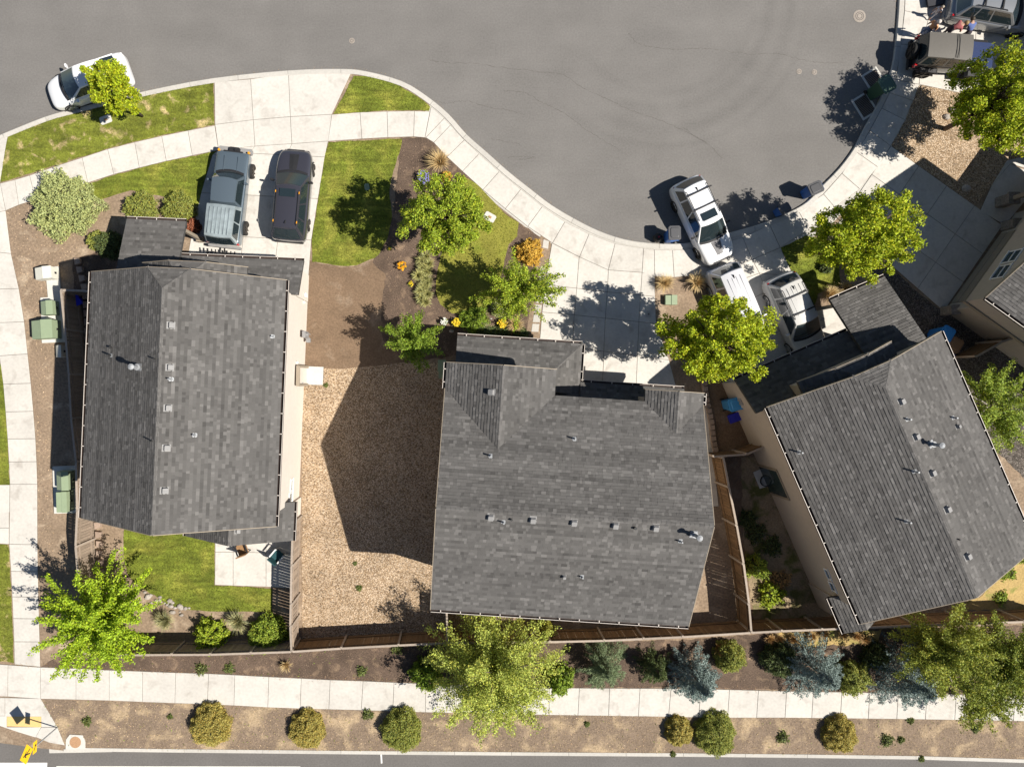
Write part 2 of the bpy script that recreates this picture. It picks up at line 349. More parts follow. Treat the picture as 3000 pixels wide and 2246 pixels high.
g = MB().add([(-400, -400, -0.25), (400, -400, -0.25), (400, 400, -0.25), (-400, 400, -0.25)], [(0, 1, 2, 3)]).build('ground', M['dirt']); g['kind'] = 'structure'
def flat(name, x0, y0, x1, y1, z, m):
    o = MB().add([(x0, y0, z), (x1, y0, z), (x1, y1, z), (x0, y1, z)], [(0, 1, 2, 3)]).build(name, m); o['kind'] = 'structure'; return o
street = flat('street', -90, 4.5, 90, 60, 0.0, M['asph'])
road = flat('road', -90, -40, 90, -18.5, 0.0, M['asph2'])

# kerb line round the street (asphalt side), native survey points
K = [(-700, 640), (-400, 530), (-150, 450)] + tl(1, (0, 880), (45, 862), (300, 760), (500, 705), (945, 595), (1380, 512), (1865, 462)) + \
    tl(2, (0, 452), (165, 468), (390, 530), (545, 622), (690, 740), (810, 875), (935, 985), (1075, 1110), (1220, 1225), (1350, 1325), (1500, 1415), (1660, 1495), (1825, 1550)) + \
    [(1903, 713), (1980, 715), (2032, 709), (2134, 683), (2207, 663), (2260, 644), (2311, 622), (2362, 592), (2402, 549), (2455, 495), (2498, 437), (2527, 380), (2550, 340), (2572, 298), (2596, 240), (2612, 190), (2622, 110), (2630, 0), (2636, -150), (2640, -400)]
K = smooth_line(K, 3); KW = [gp(p, 0.0) for p in K]
def side(line, d):
    out = []
    for i, p in enumerate(line):
        a = line[max(0, i - 1)]; b = line[min(len(line) - 1, i + 1)]; t = (b - a); t.z = 0; t.normalize(); out.append(Vector((p.x + t.y * d, p.y - t.x * d, p.z)))
    return out
KI = side(KW, 0.27); KY = side(KW, 0.14)
# bottom road kerb
KB = [(-700, 2150), (-60, 2175), (0, 2178), (110, 2193), (190, 2201)] + tl(7, (550, 1548), (1200, 1556), (2208, 1566)) + tl(8, (1100, 1575), (2208, 1582)) + tl(9, (800, 1590), (1500, 1600), (2208, 1622)) + [(3800, 2250)]
KBW = [gp(p) for p in KB]
ypoly = KY + [Vector((85, 40, 0)), Vector((85, KBW[-1].y + .14, 0))] + [Vector((p.x, p.y + 0.12, 0)) for p in reversed(KBW)] + [Vector((-48, -16, 0)), Vector((-48, 9, 0))]
yard = MB().prism(ypoly, -0.2, 0.10).build('yard_soil', M['dirt']); yard['kind'] = 'structure'

kerb = bpy.data.objects.new('kerb', None); COL.objects.link(kerb); kerb['kind'] = 'structure'
def kerb_run(outer, inner, top, seg, nm='kerb_stone', par=kerb):
    acc = 0; st = 0
    for i in range(1, len(outer)):
        acc += (outer[i] - outer[i - 1]).length
        if acc >= seg or i == len(outer) - 1:
            mb = MB(); o, n = outer[st:i + 1], inner[st:i + 1]
            L0 = (o[-1] - o[0]).normalized() * 0.008
            o = [p.copy() for p in o]; n = [p.copy() for p in n]; o[0] += L0; n[0] += L0; o[-1] -= L0; n[-1] -= L0
            prof = lambda a, b: [Vector((a.x, a.y, -0.1)), Vector((a.x, a.y, top - 0.035)), a.lerp(b, 0.12) + Vector((0, 0, top)), Vector((b.x, b.y, top)), Vector((b.x, b.y, -0.1))]
            G = [prof(a, b) for a, b in zip(o, n)]; mb.grid(G, flip=False)
            mb.add(G[0], [(0, 1, 2, 3, 4)]); mb.add(G[-1], [(4, 3, 2, 1, 0)]); mb.build(nm, M['kerb'], par); acc = 0; st = i
kerb_run(KW, KI, 0.135, 2.3)
KBU = [Vector((p.x, p.y + 0.2, 0)) for p in KBW]
KBd, KUd = [], []
for i in range(len(KBW) - 1):
    n = max(1, int((KBW[i + 1] - KBW[i]).length / 3.0))
    for k in range(n): KBd.append(KBW[i].lerp(KBW[i + 1], k / n)); KUd.append(KBU[i].lerp(KBU[i + 1], k / n))
kerb_run([p for p in KBd if p.x > -21.2], [q for p, q in zip(KBd, KUd) if p.x > -21.2], 0.125, 2.9)

# ---------------------------------------------------------------- concrete slabs
def paving(name, quads, z=0.13, m='conc', base=True, slab='slab'):
    """one structure, every poured panel a piece of its own on a dark joint bed"""
    root = bpy.data.objects.new(name, None); COL.objects.link(root); root['kind'] = 'structure'
    bed = MB()
    for q in quads:
        p = [gp(c, z) for c in q]; a = sum(p[i].x * p[(i + 1) % len(p)].y - p[(i + 1) % len(p)].x * p[i].y for i in range(len(p)))
        if a < 0: p.reverse()
        bed.prism(p, z - 0.2, z - 0.018)
        r = offset(p, 0.011); c = sum(r, Vector()) / len(r)
        mb = MB().hull([(v.x - c.x, v.y - c.y, -0.1) for v in r], [(v.x - c.x, v.y - c.y, -0.006) for v in r])
        t = offset(r, 0.008); n = len(r)
        mb = MB(); mb.add([(v.x - c.x, v.y - c.y, -0.1) for v in r] + [(v.x - c.x, v.y - c.y, -0.007) for v in r] + [(v.x - c.x, v.y - c.y, 0) for v in t],
            [tuple(range(2 * n, 3 * n))] + [(i, (i + 1) % n, n + (i + 1) % n, n + i) for i in range(n)] + [(n + i, n + (i + 1) % n, 2 * n + (i + 1) % n, 2 * n + i) for i in range(n)])
        o = mb.build(slab, M[m], root); o.location = (c.x, c.y, z + rnd.uniform(-0.002, 0.002))
    bed.build('joint_bed', M['joint'], root)
    return root
def ladder(pairs): return [(pairs[i][0], pairs[i + 1][0], pairs[i + 1][1], pairs[i][1]) for i in range(len(pairs) - 1)]
def lattice(rows):
    q = []
    for a, b in zip(rows, rows[1:]):
        for i in range(len(a) - 1): q.append((a[i], a[i + 1], b[i + 1], b[i]))
    return q
t1 = lambda *p: tl(1, *p)
P = lambda i, a, b: (tp(i, *a), tp(i, *b))
# sidewalk along the left part of the street
paving('sidewalk', ladder([P(1, (-180, 1240), (-140, 1400)), P(1, (0, 1186), (35, 1362)), P(1, (95, 1163), (120, 1325)), P(1, (190, 1135), (228, 1292)), P(1, (360, 1075), (400, 1235)), P(1, (530, 1020), (567, 1182)), P(1, (695, 965), (735, 1127)), P(1, (870, 920), (900, 1085)), P(1, (1045, 880), (1075, 1042)), P(1, (1215, 845), (1243, 1006)), P(1, (1388, 812), (1413, 972))]))
# driveway of the left house, apron and walk included
paving('driveway', lattice([
    t1((1386, 532), (1620, 512), (1865, 476), (2270, 474)), t1((1390, 806), (1637, 775), (1877, 755), (2146, 740)),
    t1((1413, 972), (1648, 946), (1887, 930), (2122, 913))]) + lattice([
    t1((1413, 972), (1648, 946), (1887, 930), (2122, 913)), t1((1375, 1000), (1612, 992), (1855, 1003), (2100, 1016)), t1((1300, 1248), (1603, 1262), (1826, 1274), (2056, 1285)),
    t1((1240, 1512), (1572, 1532), (1796, 1543), (2013, 1553)), t1((1190, 1790), (1545, 1800), (1768, 1810), (1990, 1850))]))
# walk past the triangle of grass, then round the turning circle
w2 = [P(2, (-62, 741), (-88, 914)), P(2, (120, 727), (132, 898)), P(2, (295, 721), (300, 889)), P(2, (472, 718), (467, 884)), P(2, (572, 722), (540, 890))]
arcp = [P(2, (580, 692), (540, 890)), P(2, (665, 765), (546, 890)), P(2, (705, 810), (597, 922)), P(2, (795, 905), (683, 1015)), P(2, (890, 995), (783, 1108)), P(2, (1020, 1110), (915, 1228)), P(2, (1160, 1225), (1060, 1350)), P(2, (1300, 1335), (1205, 1465)), P(2, (1445, 1435), (1365, 1572)), P(2, (1602, 1513), (1540, 1662)), P(2, (1770, 1577), (1726, 1746)), P(2, (1955, 1606), (1945, 1762)), ((1917, 731), (1918, 810)), ((1970, 733), (1975, 812)), ((2030, 729), (2050, 806))]
paving('sidewalk', ladder(w2) + ladder(arcp))
# driveway of the middle house
paving('driveway', lattice([
    [tp(5, 1362, -83), tp(5, 1538, 5), tp(5, 1727, 90), tp(5, 1945, 106), tp(5, 2028, 118)],
    [tp(5, 1315, 185), tp(5, 1522, 208), tp(5, 1720, 232), tp(5, 1935, 252), tp(5, 2030, 262)],
    [tp(5, 1298, 362), tp(5, 1507, 381), tp(5, 1708, 402), tp(5, 1925, 425), tp(5, 2036, 437)],
    [tp(5, 1282, 560), tp(5, 1494, 588), tp(5, 1698, 616), tp(5, 1915, 646), tp(5, 2120, 672)],
    [tp(5, 1270, 830), tp(5, 1485, 850), tp(5, 1688, 862), tp(5, 1905, 880), tp(5, 2180, 900)]]))
# driveway of the right house
r3 = lambda *p: [(1880 + x / 3.943, 480 + y / 3.943) for x, y in p]
paving('driveway', lattice([
    r3((640, 985), (850, 930), (1170, 850), (1480, 706)), r3((672, 1180), (885, 1225), (1275, 1105), (1600, 968)), r3((690, 1290), (965, 1400), (1360, 1262), (1755, 1298)),
    r3((860, 1560), (1080, 1640), (1440, 1480), (1830, 1430)), r3((1080, 2060), (1260, 2120), (1640, 1900), (2010, 1760)), r3((1290, 2560), (1500, 2580), (1840, 2330), (2120, 2060))]) +
    [[tp(6, 850, 350), tp(6, 985, 310), tp(6, 1110, 500), tp(6, 900, 590), tp(6, 800, 420)]])
# walk by the big maple and up the right side
arcr = [(r3((1480, 700))[0], r3((1600, 965))[0]), (r3((1812, 545))[0], r3((1930, 760))[0]), (r3((2100, 350))[0], r3((2230, 500))[0]), (tp(3, 1030, 1122), tp(3, 1145, 1222)), (tp(3, 1128, 986), tp(3, 1262, 1080)), (tp(3, 1211, 845), tp(3, 1347, 944)), (tp(3, 1288, 700), tp(3, 1440, 776)), (tp(3, 1340, 600), tp(3, 1490, 650)), (tp(3, 1382, 515), tp(3, 1530, 546)), (tp(3, 1412, 286), tp(3, 1545, 300)), (tp(3, 1436, 70), tp(3, 1594, 106)), (tp(3, 1446, -200), tp(3, 1600, -170))]
paving('sidewalk', ladder(arcr))
O4 = Vector((2611, 428)); B4 = Vector((81.5, 58.1)); A4 = Vector((-57, 83))
g4 = lambda a, b: tuple(O4 + B4 * a + A4 * b)
paving('driveway', lattice([[g4(i, 0) for i in range(5)], [g4(i, 1) for i in range(5)], [g4(i, 2) for i in range(5)], [g4(i, 2.72 + 0.1 * max(0, i - 1)) for i in range(5)]]))
paving('driveway', lattice([tl(3, (1600, -170), (1900, -110), (2300, -30), (2700, 50)), tl(3, (1594, 106), (1900, 170), (2300, 250), (2700, 330)), tl(3, (1545, 300), (1890, 330), (2300, 420), (2700, 500)), tl(3, (1530, 546), (1740, 590), (2300, 690), (2700, 770))]))
paving('entry_walk', [[(2872, 618), (2905, 545), (2960, 480), (3060, 520), (2945, 660)], [(2905, 545), (2950, 470), (3080, 440), (3100, 520), (2960, 480)]])
paving('sidewalk', [tl(1, (-180, 965), (-10, 908), (48, 884), (33, 965), (0, 1180), (-180, 1236))])
ia = min(range(len(K)), key=lambda i: abs(K[i][0] - 1262) + abs(K[i][1] - 320)); kin = side(KW, 1.75)
ub = MB().grid([[Vector((p.x, p.y, .102)) for p in KI[ia:]], [Vector((p.x, p.y, .102)) for p in kin[ia:]]], flip=True).build('walk_bed', M['kerb']); ub['kind'] = 'structure'
# walk down the left side
ly = [(-20, 1362), (-18, 1510)] 
lw = [P(1, (-140, 1400), (35, 1362)), P(1, (-120, 1620), (70, 1640)), P(4, (-90, 215), (120, 210)), P(4, (-50, 432), (155, 425)), P(4, (-5, 645), (177, 632)), P(4, (20, 828), (198, 822)), P(4, (35, 1007), (214, 1003)), P(4, (48, 1182), (228, 1180)), P(4, (57, 1330), (235, 1328)), P(4, (63, 1475), (240, 1475)), P(7, (58, 215), (241, 218)), P(7, (70, 390), (244, 392)), P(7, (78, 555), (247, 557)), P(7, (84, 695), (251, 697)), P(7, (90, 845), (255, 846)), P(7, (93, 992), (259, 1008))]
paving('sidewalk', ladder(lw))
paving('walk_crossing', [tl(4, (-160, 1480), (62, 1478), (60, 1656), (-160, 1670)), tl(7, (-160, 0), (57, 0), (57, 110), (-160, 110)), tl(7, (-160, 110), (57, 110), (57, 215), (-160, 205))])
# bottom sidewalk
up = tl(7, (50, 995), (259, 1010), (490, 1018), (705, 1029), (922, 1037), (1135, 1045), (1348, 1052), (1518, 1060), (1738, 1072), (1948, 1082), (2135, 1092)) + tl(8, (140, 1099), (340, 1108), (546, 1117), (745, 1124), (945, 1130), (1150, 1137), (1345, 1142), (1540, 1145), (1735, 1146), (1932, 1147), (2132, 1148)) + tl(9, (118, 1150), (303, 1155), (490, 1160), (672, 1165), (845, 1168), (1030, 1171), (1210, 1175), (1395, 1178), (1580, 1182), (1770, 1186), (1960, 1190), (2150, 1195), (2500, 1204))
lo = tl(7, (48, 1200), (262, 1215), (490, 1220), (705, 1226), (920, 1235), (1130, 1243), (1340, 1250), (1512, 1258), (1731, 1270), (1940, 1278), (2126, 1283)) + tl(8, (128, 1288), (332, 1295), (543, 1302), (740, 1306), (940, 1310), (1150, 1315), (1343, 1319), (1530, 1322), (1728, 1325), (1921, 1328), (2116, 1331)) + tl(9, (103, 1335), (290, 1337), (478, 1337), (662, 1337), (835, 1339), (1020, 1341), (1200, 1343), (1385, 1345), (1570, 1348), (1760, 1351), (1950, 1354), (2140, 1358), (2490, 1366))
paving('sidewalk', ladder(list(zip(up, lo))) + [tl(7, (-300, 970), (50, 995), (48, 1200), (-300, 1190))])
z4 = lambda *p: [(x / 7.329, 2020 + y / 7.329) for x, y in p]
paving('kerb_ramp', [z4((100, 165), (870, 185), (1230, 800), (880, 800), (880, 575), (100, 575)), z4((880, 800), (1230, 800), (1390, 1190), (1050, 1130), (760, 1010)), z4((-400, 165), (100, 165), (100, 560), (-400, 560)), z4((-200, 800), (760, 1010), (400, 960), (0, 800))][:3], z=0.128)
rampf = sheet('ramp_flare', z4((-300, 560), (140, 560), (140, 800), (880, 800), (760, 1015), (400, 905), (0, 770), (-300, 700)), 0.117, M['pad'])[0]
tact = MB(); tq = [gp(p, 0.13) for p in z4((148, 572), (880, 572), (880, 800), (148, 775))]
tact.prism(tq, 0.11, 0.131)
for i in range(22):
    for j in range(7):
        a = tq[0].lerp(tq[1], (i + .5) / 22); b = tq[3].lerp(tq[2], (i + .5) / 22); c = a.lerp(b, (j + .5) / 7); tact.cyl((c.x, c.y, 0.131), 0.012, 0.006, 6, 0.008)
tag(tact.build('tactile_paving', M['tactile']), 'yellow studded tactile pad in the concrete corner ramp', 'tactile pad')
# patio behind the left house, landing at its side door, side strip by the middle house
paving('patio', lattice([tl(7, (1391, 120), (1507, 120), (1720, 120), (1882, 120)), tl(7, (1391, 265), (1507, 265), (1720, 270), (1882, 275)), tl(7, (1389, 478), (1507, 483), (1720, 490), (1882, 500))]))
paving('side_walk_strip', [[(2060, 1180), (2078, 1180), (2090, 1331), (2066, 1331)], [(2066, 1331), (2090, 1331), (2106, 1483), (2066, 1483)]])
paving('stepping_path', [[(1592 - 0.0, 700), (1609, 706), (1606, 730), (1588, 725)]] + [tl(5, (1262 - k * 9, 250 + k * 62), (1306 - k * 8, 252 + k * 62), (1300 - k * 8, 306 + k * 62), (1254 - k * 9, 304 + k * 62)) for k in range(-3, 4)], z=0.122, m='kerb', slab='paver')
MB().prism([gp(p, .11) for p in [(1584, 690), (1614, 704), (1575, 1000), (1540, 995)]], -.1, 0.1085).build('paver_bed', M['dirt'])['kind'] = 'structure'

M['weedy'] = mat('weedy_ground', (0.30, 0.225, 0.14), 0.95, 0.3, 11, 0.2, 1.0, 0.6, 30, alt=(0.12, 0.12, 0.035), altscale=1.1, altlo=0.48, althi=0.6)
# ---------------------------------------------------------------- soil, bark, gravel, turf
sheet('brown_earth', [(905, 765), (1010, 785), (1100, 760), (1125, 755), (1150, 840), (1150, 930), (1200, 985), (1200, 1080), (1080, 1082), (885, 1080), (895, 900)], 0.104, M['earth'], rough=0.05)
sheet('bark_bed', [(1175, 402), (1260, 405), (1340, 482), (1480, 625), (1590, 700), (1560, 860), (1545, 1000), (1330, 1040), (1230, 1060), (1120, 1000), (1118, 900), (1130, 800), (1090, 770), (1150, 640)], 0.108, M['mulch'], rough=0.05)
_, gravpoly = sheet('gravel_yard', [(880, 1076), (1000, 1080), (1100, 1072), (1180, 1060), (1330, 1065), (1420, 1400), (1400, 1800), (1310, 1866), (1100, 1874), (885, 1870), (884, 1300)], 0.112, M['gravel'], rough=0.03)
_, grav2 = sheet('gravel_bed', [tp(3, 1350, 940), tp(3, 1440, 778), tp(3, 1530, 550), tp(3, 1750, 592), (3100, 345), (3100, 470), (2960, 480), (2868, 590), (2855, 601), tp(3, 1530, 1073)], 0.112, M['gravel'], rough=0.03)
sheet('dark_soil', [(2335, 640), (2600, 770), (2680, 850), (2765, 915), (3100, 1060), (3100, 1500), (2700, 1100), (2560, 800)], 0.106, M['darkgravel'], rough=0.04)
sheet('verge', tl(7, (265, 1218), (1340, 1250), (2208, 1284)) + tl(8, (1500, 1322), (2208, 1332)) + tl(9, (1200, 1343), (2500, 1366), (2500, 1640), (1500, 1592), (0, 1575)) + tl(8, (1000, 1568)) + tl(7, (2208, 1558), (900, 1545), (560, 1535), (430, 1525)), 0.106, M['strip'], rough=0.03)
sheet('planting_strip', tl(7, (262, 1008), (400, 930), (880, 940), (2208, 890)) + tl(8, (1000, 860), (2208, 835)) + tl(9, (440, 800), (1200, 770), (2500, 730), (2500, 1200), (1210, 1172), (0, 1145)) + tl(8, (1540, 1143), (0, 1097)) + tl(7, (1740, 1073), (715, 1029)), 0.107, M['mulch'], rough=0.05)
sheet('dry_grass_bank', tl(9, (1920, 560), (2208, 270), (2500, 0), (2500, 650), (1700, 640)) + [], 0.111, M['drygrass'], rough=0.06)
sheet('dry_grass_patch', tl(9, (560, 800), (900, 765), (1290, 770), (1250, 860), (700, 880)), 0.112, M['drygrass'], rough=0.08)
sheet('weedy_soil', [(2170, 1340), (2260, 1330), (2380, 1560), (2480, 1750), (2530, 1830), (2210, 1840), (2180, 1600)], 0.109, M['weedy'], rough=0.06)
sheet('side_soil', [(2070, 1060), (2200, 1060), (2330, 1280), (2420, 1560), (2560, 1850), (2200, 1850), (2180, 1700), (2110, 1340), (2080, 1340)], 0.105, M['earth'], rough=0.05)
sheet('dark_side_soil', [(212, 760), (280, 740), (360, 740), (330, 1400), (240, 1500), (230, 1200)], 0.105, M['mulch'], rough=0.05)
lawns = []
def lawn(px, m, dens, z=0.118, hue=0.3):
    o, pts = sheet('lawn', px, z, M[m], rough=0.025); lawns.append((pts, z, dens, hue)); return o
lawn(tl(1, (52, 884), (300, 778), (500, 722), (945, 612), (1378, 534), (1386, 808), (1040, 876), (690, 962), (350, 1072), (2, 1180), (35, 960)), 'lawn_dry', 420, hue=0.45)
lawn(tl(1, (545, 1200), (740, 1131), (1070, 1046), (1400, 980), (1370, 1010), (1300, 1250), (1285, 1340), (1230, 1320), (1040, 1270), (850, 1230), (650, 1290), (580, 1260)), 'lawn', 480)
lawn(tl(2, (82, 490), (240, 500), (380, 560), (490, 622), (575, 690), (565, 716), (290, 713), (0, 736), (-52, 738)), 'lawn', 480)
lawn([(963, 416), (1177, 406), (1174, 435), (1149, 512), (1140, 566), (1149, 634), (1136, 697), (1111, 745), (1097, 755), (1045, 777), (1000, 780), (914, 766), (914, 700), (933, 580), (950, 465)], 'lawn', 480)
lawn([(1362, 520), (1394, 536), (1480, 626), (1519, 652), (1516, 693), (1490, 715), (1470, 800), (1445, 880), (1420, 915), (1375, 925), (1325, 917), (1290, 890), (1277, 860), (1281, 800), (1290, 750), (1330, 690), (1345, 620), (1340, 550)], 'lawn_pale', 300, hue=0.5)
lawn(tl(7, (805, 60), (797, 290), (830, 420), (900, 490), (1000, 545), (1080, 600), (1180, 635), (1300, 645), (1760, 655), (1760, 502), (1387, 481), (1387, 60)), 'lawn', 480)
lawn(tl(4, (-60, 700), (5, 700), (22, 840), (42, 1100), (55, 1330), (60, 1480), (-60, 1480)), 'lawn', 350)
lawn(tl(7, (-60, 215), (56, 220), (70, 500), (88, 980), (-60, 965)), 'lawn_dry', 350, hue=0.6)
lawn(r3((1605, 968), (1900, 830), (2250, 900), (2300, 1400), (2040, 1500), (1990, 1640), (1760, 1300)), 'lawn', 400)
def blades(polys, name):
    V = []; Tn = []; Hu = []
    for pts, z, dens, hue in polys:
        Q = scatter(pts, dens); n = len(Q); a = RN.rand(n) * 6.283; h = 0.02 + RN.rand(n) * 0.035; wd = 0.008 + RN.rand(n) * 0.014
        dx, dy = np.cos(a), np.sin(a); le = RN.rand(n) * 0.06; b = RN.rand(n) * 6.283
        A = np.stack([Q[:, 0] - dx * wd, Q[:, 1] - dy * wd, np.full(n, z)], 1); B = np.stack([Q[:, 0] + dx * wd, Q[:, 1] + dy * wd, np.full(n, z)], 1)
        C = np.stack([Q[:, 0] + np.cos(b) * le, Q[:, 1] + np.sin(b) * le, z + h], 1)
        V.append(np.stack([A, B, C], 1).reshape(-1, 3)); Tn.append(RN.rand(n)); Hu.append((RN.rand(n) < hue) * RN.rand(n) * 1.5)
    return npmesh(name, np.concatenate(V), 3, M['blade'], tone=np.concatenate(Tn), hue=np.concatenate(Hu), kind='stuff')
tag(blades(lawns, 'grass'), 'short green grass of the lawns', 'grass')
OCT = np.array([(1, 0, 0), (0, 1, 0), (-1, 0, 0), (0, -1, 0), (0, 0, 1)], float); OF = [(0, 1, 4), (1, 2, 4), (2, 3, 4), (3, 0, 4)]
def pebbles(name, polys, dens, r0, r1, z, m, label):
    Q = np.concatenate([scatter(p, dens) for p in polys]); n = len(Q); a = RN.rand(n) * 6.283; r = r0 + RN.rand(n) ** 2 * (r1 - r0); e = 0.5 + RN.rand(n) * 0.5
    X = OCT[None, :, 0] * r[:, None]; Y = OCT[None, :, 1] * (r * e)[:, None]; Z = OCT[None, :, 2] * (r * 0.6)[:, None]
    c, s_ = np.cos(a)[:, None], np.sin(a)[:, None]
    W = np.stack([X * c - Y * s_ + Q[:, 0:1], X * s_ + Y * c + Q[:, 1:2], Z + z], 2)
    V = np.concatenate([W[:, f, :] for f in OF], 1).reshape(-1, 3); t = np.repeat(RN.rand(n), 4)
    return tag(npmesh(name, V, 3, m, tone=t, hue=np.repeat(RN.rand(n), 4), kind='stuff'), label, 'gravel')
M['peb'] = mat('loose_stone', (0.46, 0.36, 0.25), 0.9, 0.0, tone=1.1, hue=0.15)
M['chip'] = mat('bark_chip', (0.20, 0.15, 0.11), 0.95, 0.0, tone=1.3, hue=0.1)
pebbles('gravel', [gravpoly, grav2], 150, 0.012, 0.034, 0.111, M['peb'], 'loose tan stones of the gravel beds')
pebbles('bark_chips', [[gp(p) for p in [(1175, 402), (1260, 405), (1340, 482), (1480, 625), (1590, 700), (1545, 1000), (1330, 1040), (1120, 1000), (1118, 900), (1130, 800), (1150, 640)]], [gp(p) for p in tl(7, (262, 1008), (880, 940), (2208, 890)) + [(3100, 1840), (3100, 2030)] + tl(8, (1540, 1143), (0, 1097))]], 60, 0.012, 0.04, 0.107, M['chip'], 'dark bark chips of the planting beds')
pebbles('soil_crumbs', [[gp(p) for p in tl(7, (265, 1218), (1340, 1250), (2208, 1284)) + tl(9, (2300, 1360), (2300, 1600), (0, 1570)) + tl(7, (900, 1545), (430, 1525))], [gp(p) for p in [(20, 620), (140, 600), (240, 640), (230, 900), (140, 1100), (170, 1700), (115, 1720), (110, 1200), (60, 800)]]], 45, 0.012, 0.038, 0.105, M['peb'], 'pale crumbs and pebbles on the dry soil')
# cracks, seams and tyre-worn lines in the asphalt
M['crack'] = mat('crack', (0.10, 0.09, 0.08), 0.95, 0.2, 20)
def crack(pts, wd=0.028):
    mb = MB(); L0 = [gp(p, 0.004) for p in smooth_line(pts, 10)]
    L0 = [Vector((p.x + rnd.uniform(-.035, .035), p.y + rnd.uniform(-.035, .035), .004)) for p in L0]
    for i in range(len(L0)): pass
    a = side(L0, wd / 2); b = side(L0, -wd / 2); k = [rnd.uniform(0.25, 1) for _ in L0]
    a = [c.lerp(x, q) for c, x, q in zip(L0, a, k)]; b = [c.lerp(x, q) for c, x, q in zip(L0, b, k)]
    mb.grid([a, b]); o = mb.build('crack', M['crack'], street)
for c in [tl(2, (560, 385), (640, 402), (850, 412), (1060, 440), (1280, 466), (1440, 486), (1560, 570), (1680, 620), (1850, 705), (2000, 755), (2180, 830)) + [tp(3, 150, 920)],
          tl(2, (610, 650), (680, 670), (760, 656), (840, 660), (960, 695), (1080, 715), (1190, 742)), tl(2, (970, 895), (1060, 915), (1160, 935)),
          tl(2, (1050, 590), (1180, 598), (1310, 670), (1450, 740), (1600, 850), (1700, 910), (1800, 970)), tl(2, (1860, 220), (1920, 282), (2060, 312), (2170, 320)) + tl(3, (100, 315), (250, 325), (420, 350), (620, 350), (760, 385), (900, 408), (1050, 405)),
          tl(3, (0, 820), (80, 880), (170, 940), (260, 1030)), tl(2, (1080, 1020), (1160, 1012), (1250, 1020), (1150, 1032))]: crack(c, 0.02)
for q in [z4((-300, 1560), (1015, 1560), (1005, 1720), (-300, 1720)), [(165, 2243), (880, 2244), (880, 2252), (165, 2252)]]:
    o = MB().prism([gp(p, .004) for p in q], -0.01, 0.004).build('crossing_bar' if q[0][0] < 0 else 'stop_line', M['line'], road)
MB().prism([gp(p, .004) for p in tl(8, (252, 1565), (262, 1565), (266, 1630), (256, 1632))], -0.01, 0.004).build('paint_mark', M['line'], road)
MB().prism([gp(p, .004) for p in z4((1050, 1235), (1830, 1280), (2400, 1300), (2400, 1330), (1060, 1355))], -0.01, 0.003).build('gutter_pan', M['kerb'], road)
# ================================================================ HOUSES
CAMP = Vector((0, 0, HC))
def ray(px, py, p0, n):
    g_ = at(px, py, 0); d = g_ - CAMP; return CAMP + d * ((p0 - CAMP).dot(n) / d.dot(n))
def pnormal(poly):
    n = Vector()
    for i in range(len(poly)): n += Vector(poly[i]).cross(Vector(poly[(i + 1) % len(poly)]))
    n.normalize(); return n if n.z > 0 else -n
def cliprect(poly, a0, a1, b0, b1):
    for ax, lim, sg in ((0, a0, 1), (0, a1, -1), (1, b0, 1), (1, b1, -1)):
        out = []
        for i in range(len(poly)):
            p, q = poly[i], poly[(i + 1) % len(poly)]; dp, dq = (p[ax] - lim) * sg, (q[ax] - lim) * sg
            if dp >= 0: out.append(p)
            if dp * dq < 0:
                t = dp / (dp - dq); out.append((p[0] + (q[0] - p[0]) * t, p[1] + (q[1] - p[1]) * t))
        poly = out
        if len(poly) < 3: return []
    return poly
TABW = (0.11, 0.15, 0.2, 0.26); TONES = (0.1, 0.3, 0.45, 0.5, 0.6, 0.8, 1.1)
TAB = {}
def tabmesh(wd, tn, th):
    k = (wd, tn, th)
    if k not in TAB:
        x = wd / 2; e = 0.143; V = [(-x, 0, 0), (x, 0, 0), (x, e, 0), (-x, e, 0), (-x, 0, th), (x, 0, th), (x, e, 0.004), (-x, e, 0.004)]
        TAB[k] = MB().add(V, [(4, 5, 6, 7), (0, 1, 5, 4), (1, 2, 6, 5), (3, 0, 4, 7)], tn).mesh('shingle', M['shingle'])
    return TAB[k]
